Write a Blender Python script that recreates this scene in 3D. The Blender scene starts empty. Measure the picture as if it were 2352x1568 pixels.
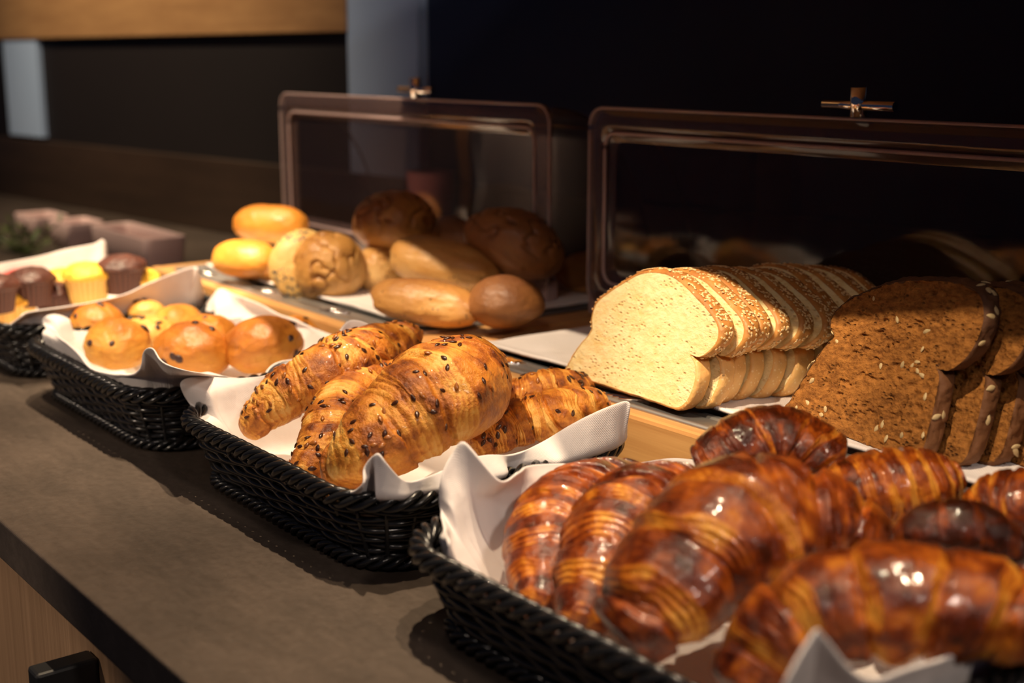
import bpy, math, random
import numpy as np
from mathutils import Vector, Matrix
SC = bpy.context.scene
COL = SC.collection
PI = math.pi
# ------------------------------------------------------------------ camera, world, lights, exposure
CAM = Vector((0, 0, 0.28)); FPX = 3000.0; CX, CY = 1176.0, 784.0
VPX, VPY = -1226.0, 130.0                       # where the counter's long lines meet in the photo
PITCH = math.atan((CY - VPY) / FPX)
_up = np.array([0, math.cos(PITCH), math.sin(PITCH)])
_d = np.array([VPX - CX, CY - VPY, -FPX]); _d /= np.linalg.norm(_d); _d -= _up * _d.dot(_up); _d /= np.linalg.norm(_d)
_X = -_d; _Y = np.cross(_up, _X)
RC = np.array([_X, _Y, _up]).T                  # world -> camera
cam = bpy.data.cameras.new('camera'); camo = bpy.data.objects.new('camera', cam); COL.objects.link(camo)
camo.matrix_world = Matrix([list(RC.T[i]) + [CAM[i]] for i in range(3)] + [[0, 0, 0, 1]])
cam.lens = FPX / 2352 * 36; cam.sensor_width = 36; cam.clip_start = 0.02
cam.dof.use_dof = True; cam.dof.focus_distance = 0.80; cam.dof.aperture_fstop = 5.6
SC.camera = camo
W = bpy.data.worlds.new('world'); SC.world = W; W.use_nodes = True
W.node_tree.nodes['Background'].inputs[0].default_value = (0.42, 0.55, 1.0, 1)
W.node_tree.nodes['Background'].inputs[1].default_value = 0.028
vs = SC.view_settings; vs.view_transform = 'Standard'; vs.look = 'None'; vs.gamma = 1; vs.use_curve_mapping = False
vs.exposure = 0.0
SC.cycles.max_bounces = 10; SC.cycles.transparent_max_bounces = 24
SC.cycles.caustics_reflective = False; SC.cycles.caustics_refractive = False


def spot(name, loc, target, power, color, angle, blend, radius):
    l = bpy.data.lights.new(name, 'SPOT'); l.energy = power; l.color = color
    l.spot_size = math.radians(angle); l.spot_blend = blend; l.shadow_soft_size = radius
    o = bpy.data.objects.new(name, l); COL.objects.link(o); o.location = loc
    o.rotation_euler = (Vector(target) - Vector(loc)).to_track_quat('-Z', 'Y').to_euler()
    return o


WARM = (1.0, 0.76, 0.50)
for lx, tx, pw in ((-0.66, -0.68, 150), (-0.36, -0.44, 130), (-1.02, -1.04, 210), (-1.30, -1.32, 165)):      # front track: narrow beams onto the trays
    spot('ceiling_spotlight', (lx, -0.27, 1.70), (tx, 0.69, 0.05), pw, WARM, 15.5, 0.55, 0.015)
for lx, pw in ((-0.70, 140), (-0.28, 110), (-1.06, 150), (-1.42, 170)):                                          # second track, overhead: down on the baskets
    spot('ceiling_spotlight', (lx, 0.485, 1.75), (lx, 0.40, 0), pw, WARM, 26, 0.9, 0.013)
spot('ceiling_spotlight', (-2.10, 0.05, 1.50), (-2.20, 0.90, 0.50), 115, WARM, 56, 1.0, 0.03)
spot('ceiling_spotlight', (-1.85, 0.25, 1.70), (-1.85, 0.66, 0.0), 80, WARM, 24, 0.8, 0.02)                  # added to brighten the pale containers
spot('ceiling_spotlight', (-0.72, -0.10, 1.70), (-1.22, 0.47, 0.04), 120, WARM, 17, 0.8, 0.02)                 # added from the right to brighten buns and muffins
spot('fill_light', (0.95, 0.10, 1.15), (-0.85, 0.45, 0), 33, (1.0, 0.82, 0.68), 60, 0.9, 0.09)  # unseen fill from the right
spot('fill_light', (0.25, -0.50, 1.35), (-0.65, 0.45, 0), 13, (1.0, 0.80, 0.66), 80, 0.9, 0.14)  # added soft fill from the front
spot('fill_light', (-1.20, -1.60, 0.75), (-1.05, 0.24, -0.27), 60, (1.0, 0.78, 0.58), 24, 0.1, 0.05)       # added low light to brighten the drawer fronts


# ------------------------------------------------------------------ photo measurements -> world points
def ray(px, py):
    return RC.T @ np.array([px - CX, -(py - CY), -FPX])


def PZ(px, py, z):
    d = ray(px, py); t = (z - CAM[2]) / d[2]; p = d * t; return np.array([p[0], p[1], z])


def PX(px, py, x):
    d = ray(px, py); p = d * (x / d[0]); return np.array([x, p[1], p[2] + CAM[2]])


def PY(px, py, y):
    d = ray(px, py); p = d * (y / d[1]); return np.array([p[0], y, p[2] + CAM[2]])


def PN(px, py, p0, n):
    d = ray(px, py); c = np.array(CAM); t = np.dot(n, np.array(p0) - c) / np.dot(n, d); return c + d * t


# ------------------------------------------------------------------ noise
def vnoise(p, seed=0):
    p = np.asarray(p, float); i = np.floor(p).astype(np.int64); f = p - i; f = f * f * f * (f * (f * 6 - 15) + 10)

    def h(a, b, c):
        n = (a * 374761393 + b * 668265263 + c * 2147483647 + seed * 144665) & 0xffffffff
        n = ((n ^ (n >> 13)) * 1274126177) & 0xffffffff
        n = ((n ^ (n >> 16)) * 2246822519) & 0xffffffff
        return ((n ^ (n >> 15)) & 0xffff) / 65535.0
    r = 0
    for dx in (0, 1):
        for dy in (0, 1):
            for dz in (0, 1):
                w = (f[..., 0] if dx else 1 - f[..., 0]) * (f[..., 1] if dy else 1 - f[..., 1]) * (f[..., 2] if dz else 1 - f[..., 2])
                r = r + w * h(i[..., 0] + dx, i[..., 1] + dy, i[..., 2] + dz)
    return r * 2 - 1


def fbm(p, seed=0, oct=4):
    p = np.asarray(p, float); s = 0; a = 1; t = 0
    for k in range(oct):
        s = s + a * vnoise(p * 2 ** k + k * 17.3, seed + k); t += a; a *= 0.5
    return s / t


def sstep(a, b, x):
    t = np.clip((x - a) / (b - a), 0, 1); return t * t * (3 - 2 * t)


# ------------------------------------------------------------------ mesh helpers
def mesh_from(name, verts, faces, smooth=True):
    me = bpy.data.meshes.new(name)
    me.from_pydata(np.asarray(verts, float).reshape(-1, 3).tolist(), [], faces)
    if smooth: me.polygons.foreach_set('use_smooth', [True] * len(me.polygons))
    me.update(); return me


def obj(name, me, mat=None, parent=None, loc=None):
    o = bpy.data.objects.new(name, me); COL.objects.link(o)
    if mat is not None and me is not None: 
        me.materials.clear(); me.materials.append(mat)
    if parent is not None: o.parent = parent
    if loc is not None: o.location = Vector([float(a) for a in loc])
    return o


def empty(name, loc):
    o = bpy.data.objects.new(name, None); COL.objects.link(o); o.location = Vector([float(a) for a in loc]); o.empty_display_size = 0.02; return o


def tag(o, label=None, cat=None, group=None, kind=None):
    if label: o['label'] = label
    if cat: o['category'] = cat
    if group: o['group'] = group
    if kind: o['kind'] = kind
    return o


class MB:
    def __init__(s): s.v = []; s.f = []; s.n = 0

    def add(s, v, f):
        v = np.asarray(v, float).reshape(-1, 3); s.v.append(v); s.f += [tuple(i + s.n for i in q) for q in f]; s.n += len(v)

    def box(s, x0, x1, y0, y1, z0, z1):
        v = [(x, y, z) for x in (x0, x1) for y in (y0, y1) for z in (z0, z1)]
        s.add(v, [(0, 1, 3, 2), (4, 6, 7, 5), (0, 4, 5, 1), (2, 3, 7, 6), (0, 2, 6, 4), (1, 5, 7, 3)])

    def tube(s, path, r, n=8, closed=False, caps=True):
        p = np.asarray(path, float); m = len(p)
        if closed: t = np.roll(p, -1, 0) - np.roll(p, 1, 0)
        else: t = np.gradient(p, axis=0)
        t /= np.linalg.norm(t, axis=1)[:, None] + 1e-12
        up = np.array([0, 0, 1.0]); a = np.cross(t, up); l = np.linalg.norm(a, axis=1)
        a[l < 0.05] = np.cross(t[l < 0.05], np.array([1.0, 0, 0])); a /= np.linalg.norm(a, axis=1)[:, None]
        b = np.cross(a, t); ang = np.arange(n) * 2 * PI / n; r = np.broadcast_to(np.asarray(r, float), (m,))
        v = p[:, None] + r[:, None, None] * (np.cos(ang)[None, :, None] * a[:, None] + np.sin(ang)[None, :, None] * b[:, None])
        f = []
        for i in range(m if closed else m - 1):
            j = (i + 1) % m
            for k in range(n):
                l2 = (k + 1) % n; f.append((i * n + k, i * n + l2, j * n + l2, j * n + k))
        if not closed and caps: f.append(tuple(range(n - 1, -1, -1))); f.append(tuple((m - 1) * n + k for k in range(n)))
        s.add(v, f)

    def mesh(s, name, smooth=True): return mesh_from(name, np.concatenate(s.v), s.f, smooth)

    def build(s, name, mat, parent=None, smooth=True, bevel=0, loc=None):
        v = np.concatenate(s.v)
        if loc is not None: v = v - np.asarray(loc, float)
        o = obj(name, mesh_from(name, v, s.f, smooth), mat, parent, loc)
        if bevel:
            m = o.modifiers.new('bevel', 'BEVEL'); m.width = bevel; m.segments = 3; m.limit_method = 'ANGLE'
        return o


def grid_faces(nu, nv, wrap_v=False, wrap_u=False, off=0):
    f = []
    for i in range(nu if wrap_u else nu - 1):
        i2 = (i + 1) % nu
        for j in range(nv if wrap_v else nv - 1):
            j2 = (j + 1) % nv; f.append((off + i * nv + j, off + i2 * nv + j, off + i2 * nv + j2, off + i * nv + j2))
    return f


def fattr(me, name, data):
    a = me.attributes.new(name, 'FLOAT', 'POINT'); a.data.foreach_set('value', np.asarray(data, float).ravel().astype(np.float32))


def catmull(pts, n, closed=False):
    p = np.asarray(pts, float); m = len(p)
    if not closed: q = np.vstack([2 * p[0] - p[1], p, 2 * p[-1] - p[-2]])
    seg = m if closed else m - 1
    L = np.array([np.linalg.norm(p[(i + 1) % m] - p[i]) for i in range(seg)]); cum = np.concatenate([[0], np.cumsum(L)])
    out = []
    for s in np.linspace(0, cum[-1], n, endpoint=not closed):
        i = min(np.searchsorted(cum, s, side='right') - 1, seg - 1); t = (s - cum[i]) / max(L[i], 1e-9)
        if closed: a, b, c, d = p[(i - 1) % m], p[i], p[(i + 1) % m], p[(i + 2) % m]
        else: a, b, c, d = q[i], q[i + 1], q[i + 2], q[i + 3]
        out.append(0.5 * ((2 * b) + (c - a) * t + (2 * a - 5 * b + 4 * c - d) * t * t + (3 * b - a - 3 * c + d) * t ** 3))
    return np.array(out)


# ------------------------------------------------------------------ materials
class NT:
    def __init__(s, name):
        s.m = bpy.data.materials.new(name); s.m.use_nodes = True; s.t = s.m.node_tree; s.b = s.t.nodes['Principled BSDF']; s.out = s.t.nodes['Material Output']

    def n(s, typ, **kw):
        x = s.t.nodes.new(typ)
        for k, v in kw.items():
            if k in x.inputs: 
                x.inputs[k].default_value = v
            else: setattr(x, k, v)
        return x

    def l(s, a, b): s.t.links.new(a, b)

    def ramp(s, fac, stops):
        r = s.n('ShaderNodeValToRGB'); e = r.color_ramp.elements
        while len(e) > 1: e.remove(e[-1])
        e[0].position = stops[0][0]; e[0].color = (*stops[0][1], 1)
        for p, c in stops[1:]:
            k = e.new(p); k.color = (*c, 1)
        s.l(fac, r.inputs[0]); return r.outputs[0]

    def coord(s, kind='Object', scale=(1, 1, 1)):
        c = s.n('ShaderNodeTexCoord'); m = s.n('ShaderNodeMapping'); m.inputs['Scale'].default_value = scale
        s.l(c.outputs[kind], m.inputs[0]); return m.outputs[0]

    def noise(s, vec, scale, detail=4, rough=0.55):
        x = s.n('ShaderNodeTexNoise'); x.inputs['Scale'].default_value = scale; x.inputs['Detail'].default_value = detail
        x.inputs['Roughness'].default_value = rough; s.l(vec, x.inputs['Vector']); return x.outputs[0]

    def math(s, op, a, b=None, c=None):
        x = s.n('ShaderNodeMath', operation=op)
        for i, q in enumerate((a, b, c)):
            if q is None: continue
            if isinstance(q, (int, float)): x.inputs[i].default_value = q
            else: s.l(q, x.inputs[i])
        return x.outputs[0]

    def attr(s, name):
        x = s.n('ShaderNodeAttribute'); x.attribute_name = name; return x.outputs['Fac']

    def bump(s, h, strength, dist, prev=None):
        x = s.n('ShaderNodeBump'); x.inputs['Strength'].default_value = strength; x.inputs['Distance'].default_value = dist
        s.l(h, x.inputs['Height'])
        if prev: s.l(prev, x.inputs['Normal'])
        return x.outputs[0]

    def mix(s, fac, a, b, mode='MIX'):
        x = s.n('ShaderNodeMix', data_type='RGBA', blend_type=mode)
        for sock, q in ((x.inputs[0], fac), (x.inputs[6], a), (x.inputs[7], b)):
            if isinstance(q, (int, float)): sock.default_value = q
            elif isinstance(q, tuple): sock.default_value = (*q, 1)
            else: s.l(q, sock)
        return x.outputs[2]

    def set(s, **kw):
        for k, v in kw.items():
            k = k.replace('_', ' ')
            if isinstance(v, (int, float)): s.b.inputs[k].default_value = v
            elif isinstance(v, tuple): s.b.inputs[k].default_value = (*v, 1) if len(v) == 3 and 'Color' in k else v
            else: s.l(v, s.b.inputs[k])
        return s.m


def plain(name, col, rough=0.5, metal=0.0, **kw):
    m = NT(name); return m.set(Base_Color=col, Roughness=rough, Metallic=metal, **kw)


def pastry(name, stops, rough, coat, flake, sk=0.75, bk=0.7):
    m = NT(name); bake = m.attr('bake'); uv = m.coord('UV', (1, 1, 1)); ob = m.coord()
    mp = m.n('ShaderNodeMapping'); mp.inputs['Scale'].default_value = (46, 3.0, 1); c = m.n('ShaderNodeTexCoord'); m.l(c.outputs['UV'], mp.inputs[0])
    st = m.noise(mp.outputs[0], 1.0, 5, 0.6)
    bl = m.noise(ob, 60, 5, 0.6); fine = m.noise(ob, 420, 4, 0.6)
    f = m.math('ADD', bake, m.math('MULTIPLY', m.math('SUBTRACT', st, 0.5), sk))
    f = m.math('ADD', f, m.math('MULTIPLY', m.math('SUBTRACT', bl, 0.5), bk))
    f = m.math('ADD', f, m.math('MULTIPLY', m.math('SUBTRACT', fine, 0.5), 0.25))
    col = m.ramp(f, stops)
    rg = m.math('ADD', m.math('MULTIPLY', m.math('SUBTRACT', 1.0, f), 0.18), rough)
    v = m.n('ShaderNodeTexVoronoi'); v.inputs['Scale'].default_value = 170; v.feature = 'DISTANCE_TO_EDGE'; m.l(ob, v.inputs['Vector'])
    n1 = m.bump(st, 0.55, 0.0016)
    n2 = m.bump(bl, 0.6, 0.0022, n1)
    mid = m.noise(ob, 150, 5, 0.65); n2 = m.bump(mid, flake * 0.8, 0.0016, n2); n3 = m.bump(fine, flake, 0.0008, n2)
    return m.set(Base_Color=col, Roughness=rg, Normal=n3, Coat_Weight=coat, Coat_Roughness=0.10, Subsurface_Weight=0.08,
                 Subsurface_Radius=(0.004, 0.0015, 0.0005), Subsurface_Scale=1.0)


M = {}
M['butter'] = pastry('butter_croissant_crust', [(0.0, (0.88, 0.42, 0.06)), (0.26, (0.62, 0.205, 0.014)), (0.50, (0.36, 0.075, 0.004)), (0.74, (0.14, 0.020, 0.0015)), (1.0, (0.05, 0.008, 0.001))], 0.24, 0.34, 0.6, 0.42, 1.1)
M['seeded'] = pastry('seeded_croissant_crust', [(0.0, (0.92, 0.54, 0.15)), (0.30, (0.82, 0.38, 0.060)), (0.55, (0.62, 0.215, 0.022)), (0.8, (0.34, 0.090, 0.009)), (1.0, (0.14, 0.03, 0.004))], 0.42, 0.08, 1.0, 0.16, 1.25)


def bun_mat(name, stops, rough, coat, specks=None, flour=0.0):
    m = NT(name); bake = m.attr('bake'); ob = m.coord(); n = m.noise(ob, 45, 4, 0.55); fine = m.noise(ob, 300, 3)
    f = m.math('ADD', bake, m.math('MULTIPLY', m.math('SUBTRACT', n, 0.5), 0.45))
    f = m.math('ADD', f, m.math('MULTIPLY', m.math('SUBTRACT', fine, 0.5), 0.12)); col = m.ramp(f, stops)
    if specks:
        v = m.n('ShaderNodeTexVoronoi'); v.inputs['Scale'].default_value = specks[0]; m.l(ob, v.inputs['Vector'])
        g = m.noise(ob, 28, 2); k = m.math('LESS_THAN', v.outputs['Distance'], specks[1]); k = m.math('MULTIPLY', k, m.math('GREATER_THAN', g, specks[3]))
        col = m.mix(k, col, specks[2])
    nn = m.bump(n, 0.6, 0.004); nn = m.bump(m.noise(ob, 120, 4), 0.5, 0.0016, nn); nn = m.bump(fine, 0.35, 0.0006, nn)
    return m.set(Base_Color=col, Roughness=rough, Normal=nn, Coat_Weight=coat, Coat_Roughness=0.25, Subsurface_Weight=0.08, Subsurface_Radius=(0.004, 0.002, 0.0007), Subsurface_Scale=1.0)


M['milk_roll'] = bun_mat('milk_roll_crust', [(0, (0.86, 0.52, 0.15)), (0.5, (0.72, 0.30, 0.04)), (1, (0.45, 0.12, 0.01))], 0.42, 0.12)
M['raisin_bun'] = bun_mat('raisin_bun_crust', [(0, (0.84, 0.58, 0.20)), (0.35, (0.72, 0.36, 0.06)), (0.65, (0.54, 0.19, 0.02)), (1, (0.33, 0.09, 0.01))], 0.5, 0.04)
M['wheat_roll'] = bun_mat('wheat_roll_crust', [(0, (0.72, 0.48, 0.20)), (0.5, (0.55, 0.28, 0.075)), (1, (0.26, 0.09, 0.02))], 0.5, 0.08, (190, 0.16, (0.10, 0.05, 0.02), 0.5))
M['crusty_roll'] = bun_mat('crusty_roll_crust', [(0, (0.66, 0.42, 0.16)), (0.5, (0.50, 0.25, 0.06)), (1, (0.22, 0.075, 0.015))], 0.5, 0.1)
M['poppy_roll'] = bun_mat('poppy_roll_crust', [(0, (0.85, 0.62, 0.26)), (0.6, (0.62, 0.36, 0.10)), (1, (0.35, 0.15, 0.03))], 0.5, 0.05, (260, 0.42, (0.05, 0.05, 0.06), 0.45))
M['brown_roll'] = bun_mat('brown_roll_crust', [(0, (0.40, 0.20, 0.07)), (0.5, (0.27, 0.11, 0.03)), (1, (0.12, 0.04, 0.012))], 0.55, 0.05)
M['choc'] = bun_mat('chocolate_muffin_top', [(0, (0.11, 0.034, 0.022)), (1, (0.035, 0.010, 0.007))], 0.5, 0.1)
M['vanilla'] = bun_mat('vanilla_muffin_top', [(0, (0.95, 0.62, 0.08)), (1, (0.80, 0.36, 0.02))], 0.55, 0.05)
M['raisin'] = plain('raisin_skin', (0.045, 0.014, 0.01), 0.45)


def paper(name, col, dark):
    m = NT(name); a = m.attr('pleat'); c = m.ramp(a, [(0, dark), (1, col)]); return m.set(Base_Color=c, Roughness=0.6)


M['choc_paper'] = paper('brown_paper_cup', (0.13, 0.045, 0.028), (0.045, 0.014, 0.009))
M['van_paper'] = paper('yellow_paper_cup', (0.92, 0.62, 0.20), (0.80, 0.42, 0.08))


def seedmat(name, a, b):
    m = NT(name); i = m.n('ShaderNodeObjectInfo'); return m.set(Base_Color=m.ramp(i.outputs['Random'], [(0, a), (0.62, a), (0.7, b), (1, b)]), Roughness=0.28)


M['seed'] = seedmat('linseed', (0.055, 0.017, 0.008), (0.36, 0.12, 0.02))
M['sunseed'] = plain('sunflower_seed', (0.55, 0.42, 0.22), 0.5)
M['sesame'] = plain('sesame_seed', (0.85, 0.62, 0.32), 0.5)


def crumbm(name, lo, hi, pores, pdark, bstr, scale):
    m = NT(name); ob = m.coord(); w = m.n('ShaderNodeMapping'); w.inputs['Scale'].default_value = (1.0, 1.0, 1.9); w.inputs['Rotation'].default_value = (0, 0.5, 0)
    c = m.n('ShaderNodeTexCoord'); m.l(c.outputs['Object'], w.inputs[0])
    n0 = m.noise(w.outputs[0], 26, 3, 0.6)
    n1 = m.noise(w.outputs[0], scale, 5, 0.65); n2 = m.noise(ob, scale * 3.2, 3, 0.6)
    col = m.ramp(m.math('ADD', m.math('MULTIPLY', n1, 0.7), m.math('MULTIPLY', n0, 0.3)), [(0.36, lo), (0.60, hi)])
    v = m.n('ShaderNodeTexVoronoi'); v.inputs['Scale'].default_value = pores; m.l(w.outputs[0], v.inputs['Vector']); v.inputs['Randomness'].default_value = 1
    g = m.noise(ob, pores * 0.35, 2)
    hole = m.math('MULTIPLY', m.math('SUBTRACT', 1.0, m.math('MULTIPLY', v.outputs['Distance'], 2.6)), m.math('MULTIPLY', m.math('GREATER_THAN', g, 0.52), 1.0))
    hole = m.math('MAXIMUM', hole, 0.0)
    col = m.mix(m.math('MULTIPLY', hole, 0.55), col, pdark)  # shade inside the pores is put into the colour
    nn = m.bump(n1, bstr, 0.0022); nn = m.bump(n2, bstr, 0.0009, nn); nn = m.bump(m.math('MULTIPLY', hole, -1.0), bstr, 0.0022, nn)
    return m.set(Base_Color=col, Roughness=0.8, Normal=nn, Subsurface_Weight=0.12, Subsurface_Radius=(0.004, 0.003, 0.0015), Subsurface_Scale=1.0, Specular_IOR_Level=0.2)


M['white_crumb'] = crumbm('white_bread_crumb', (0.84, 0.62, 0.27), (0.95, 0.80, 0.46), 210, (0.62, 0.38, 0.12), 0.5, 120)
M['rye_crumb'] = crumbm('rye_bread_crumb', (0.145, 0.052, 0.010), (0.40, 0.168, 0.038), 230, (0.07, 0.022, 0.006), 0.9, 190)
M['white_crust'] = bun_mat('white_bread_crust', [(0, (0.82, 0.52, 0.20)), (0.45, (0.70, 0.34, 0.085)), (1, (0.36, 0.13, 0.025))], 0.55, 0.05, (300, 0.22, (0.86, 0.62, 0.30), 0.46))
M['rye_crust'] = bun_mat('rye_bread_crust', [(0, (0.17, 0.066, 0.020)), (0.6, (0.12, 0.044, 0.013)), (1, (0.06, 0.022, 0.008))], 0.75, 0.0)

m = NT('black_wicker'); nz = m.noise(m.coord(), 300, 2)
M['wicker'] = m.set(Base_Color=(0.012, 0.012, 0.013), Roughness=0.24, Normal=m.bump(nz, 0.15, 0.0005), Coat_Weight=0.2)


def clothm(name, col):
    m = NT(name); mp = m.n('ShaderNodeMapping'); mp.inputs['Scale'].default_value = (1, 1, 1); c = m.n('ShaderNodeTexCoord'); m.l(c.outputs['UV'], mp.inputs[0])
    w = m.n('ShaderNodeTexWave'); w.bands_direction = 'DIAGONAL'; w.inputs['Scale'].default_value = 330; w.inputs['Distortion'].default_value = 0.3; m.l(mp.outputs[0], w.inputs['Vector'])
    n = m.noise(m.coord(), 90, 4); col2 = m.mix(m.math('MULTIPLY', m.math('SUBTRACT', n, 0.35), 0.35), col, tuple(a * 0.86 for a in col))
    nn = m.bump(w.outputs[1], 0.25, 0.0004); nn = m.bump(m.noise(m.coord(), 35, 3), 0.35, 0.004, nn)
    return m.set(Base_Color=col2, Roughness=0.85, Normal=nn, Sheen_Weight=0.15, Subsurface_Weight=0.05, Subsurface_Radius=(0.002, 0.002, 0.002), Subsurface_Scale=1.0)


M['cloth'] = clothm('white_napkin_cloth', (0.80, 0.75, 0.74))


def woodm(name, a, b, sc, rough, coat=0.15):
    m = NT(name); v = m.coord('Object', sc); n = m.noise(v, 1.0, 6, 0.6)
    n2 = m.noise(m.coord('Object', tuple(q * 5 for q in sc)), 1.0, 3, 0.6)
    f = m.math('ADD', m.math('MULTIPLY', n, 0.7), m.math('MULTIPLY', n2, 0.3))
    return m.set(Base_Color=m.ramp(f, [(0.35, a), (0.65, b)]), Roughness=rough, Normal=m.bump(f, 0.15, 0.001), Coat_Weight=coat, Coat_Roughness=0.3)


M['tray_wood'] = woodm('beech_tray_wood', (0.50, 0.25, 0.085), (0.66, 0.37, 0.14), (4, 110, 110), 0.4)
M['cab_wood'] = woodm('oak_cabinet_veneer', (0.34, 0.18, 0.075), (0.46, 0.26, 0.11), (3, 60, 60), 0.45, 0.05)
M['drawer_wood'] = woodm('oak_drawer_veneer', (0.26, 0.155, 0.085), (0.42, 0.26, 0.15), (170, 30, 3), 0.5, 0.05)

m = NT('taupe_stone_worktop'); v = m.coord('Object', (1, 2.2, 1)); n = m.noise(v, 9, 8, 0.62); n2 = m.noise(m.coord(), 160, 6, 0.7); n3 = m.noise(m.coord('Object', (40, 160, 40)), 1, 4)
f = m.math('ADD', m.math('MULTIPLY', n, 0.6), m.math('ADD', m.math('MULTIPLY', n2, 0.2), m.math('MULTIPLY', n3, 0.2)))
vo = m.n('ShaderNodeTexVoronoi'); vo.inputs['Scale'].default_value = 60; m.l(m.coord(), vo.inputs['Vector'])
pit = m.math('LESS_THAN', vo.outputs['Distance'], 0.05)
cc = m.ramp(f, [(0.33, (0.038, 0.028, 0.021)), (0.5, (0.064, 0.047, 0.036)), (0.67, (0.096, 0.071, 0.055))])
M['stone'] = m.set(Base_Color=m.mix(m.math('MULTIPLY', pit, 0.5), cc, (0.05, 0.045, 0.04)), Roughness=m.math('ADD', m.math('MULTIPLY', n2, 0.25), 0.40), Normal=m.bump(m.math('ADD', f, n2), 0.25, 0.0015))
M['black'] = plain('black_metal', (0.012, 0.012, 0.013), 0.45)
m = NT('brushed_steel'); M['steel'] = m.set(Base_Color=(0.62, 0.62, 0.62), Metallic=1.0, Roughness=0.42, Normal=m.bump(m.noise(m.coord('Object', (20, 600, 20)), 1, 2), 0.1, 0.0004))
M['chrome'] = plain('chrome', (0.85, 0.83, 0.80), 0.08, 1.0)
m = NT('dark_blue_wall'); n = m.noise(m.coord(), 3, 3); M['wall'] = m.set(Base_Color=m.ramp(n, [(0.3, (0.013, 0.022, 0.060)), (0.7, (0.017, 0.026, 0.068))]), Roughness=0.6)
m = NT('blue_grey_wall_light'); n = m.noise(m.coord(), 4, 3); M['lit_wall_strip'] = m.set(Base_Color=m.ramp(n, [(0.3, (0.42, 0.58, 0.86)), (0.7, (0.46, 0.62, 0.90))]), Roughness=0.7)  # light on the wall, put into a pale blue colour
M['splash'] = woodm('smoked_wood_splashback', (0.030, 0.017, 0.010), (0.048, 0.027, 0.016), (2, 20, 30), 0.5, 0.1)
M['pale'] = plain('pale_porcelain', (0.72, 0.52, 0.50), 0.35)
M['pink'] = plain('pink_reflection', (0.50, 0.20, 0.20), 0.35)
m = NT('herb_leaf'); M['leaf'] = m.set(Base_Color=(0.06, 0.09, 0.02), Roughness=0.5)
M['soil'] = plain('dark_room_surface', (0.03, 0.027, 0.025), 0.7)
M['red'] = plain('red_icing', (0.70, 0.10, 0.09), 0.4)

# smoked acrylic: thin sheet that tints what is behind it and mirrors the room at a slant
m = NT('smoked_acrylic'); tr = m.n('ShaderNodeBsdfTransparent'); tr.inputs[0].default_value = (0.60, 0.55, 0.55, 1)
gl = m.n('ShaderNodeBsdfGlossy'); gl.inputs['Color'].default_value = (1, 1, 1, 1); gl.inputs['Roughness'].default_value = 0.06
df = m.n('ShaderNodeBsdfDiffuse'); df.inputs[0].default_value = (0.14, 0.09, 0.08, 1)
lw = m.n('ShaderNodeLayerWeight'); lw.inputs['Blend'].default_value = 0.5
mx = m.n('ShaderNodeMixShader'); m.l(m.math('ADD', m.math('MULTIPLY', m.math('POWER', lw.outputs['Facing'], 4.0), 0.8), 0.03), mx.inputs[0])
mx0 = m.n('ShaderNodeMixShader'); mx0.inputs[0].default_value = 0.07; m.l(tr.outputs[0], mx0.inputs[1]); m.l(df.outputs[0], mx0.inputs[2])
m.l(mx0.outputs[0], mx.inputs[1]); m.l(gl.outputs[0], mx.inputs[2]); m.l(mx.outputs[0], m.out.inputs[0]); M['acrylic'] = m.m
m = NT('smoked_acrylic_edge'); tr = m.n('ShaderNodeBsdfTransparent'); tr.inputs[0].default_value = (0.45, 0.36, 0.35, 1)
gl = m.n('ShaderNodeBsdfGlossy'); gl.inputs['Roughness'].default_value = 0.12
df = m.n('ShaderNodeBsdfDiffuse'); df.inputs[0].default_value = (0.22, 0.14, 0.13, 1)
lw = m.n('ShaderNodeLayerWeight'); lw.inputs['Blend'].default_value = 0.5
mx = m.n('ShaderNodeMixShader'); m.l(m.math('ADD', m.math('MULTIPLY', m.math('POWER', lw.outputs['Facing'], 3.0), 0.8), 0.06), mx.inputs[0])
mx0 = m.n('ShaderNodeMixShader'); mx0.inputs[0].default_value = 0.28; m.l(tr.outputs[0], mx0.inputs[1]); m.l(df.outputs[0], mx0.inputs[2])
m.l(mx0.outputs[0], mx.inputs[1]); m.l(gl.outputs[0], mx.inputs[2]); m.l(mx.outputs[0], m.out.inputs[0]); M['acrylic_edge'] = m.m

m = NT('acrylic_ridge_highlight'); tr = m.n('ShaderNodeBsdfTransparent'); tr.inputs[0].default_value = (0.5, 0.42, 0.42, 1)  # ridge highlights put into a paler colour than the acrylic
df = m.n('ShaderNodeBsdfPrincipled'); df.inputs['Base Color'].default_value = (0.62, 0.47, 0.47, 1); df.inputs['Roughness'].default_value = 0.15
mx = m.n('ShaderNodeMixShader'); mx.inputs[0].default_value = 0.65; m.l(tr.outputs[0], mx.inputs[1]); m.l(df.outputs[0], mx.inputs[2]); m.l(mx.outputs[0], m.out.inputs[0]); M['ridge'] = m.m

# ------------------------------------------------------------------ the setting
b = MB(); wy = lambda x: 0.855 + (x + 2.857) * (1.090 - 0.855) / (2.857 - 0.634) - 0.0005
pv = [(-3.6, 0.222), (1.2, 0.222), (1.2, wy(1.2)), (-3.6, wy(-3.6))]; b.add([(x, y, z) for z in (-0.027, 0.0) for x, y in pv], [(3, 2, 1, 0), (4, 5, 6, 7), (0, 1, 5, 4), (1, 2, 6, 5), (2, 3, 7, 6), (3, 0, 4, 7)]); ct = b.build('counter_worktop', M['stone'], bevel=0.0015, smooth=False)
tag(ct, 'long dark taupe stone worktop carrying all the baskets and trays', 'worktop')
WA = np.array([-2.857, 0.855, 0]); WB = np.array([-0.634, 1.090, 0]); WD = (WB - WA) / np.linalg.norm(WB - WA); WN = np.array([WD[1], -WD[0], 0])   # normal towards the camera


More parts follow.
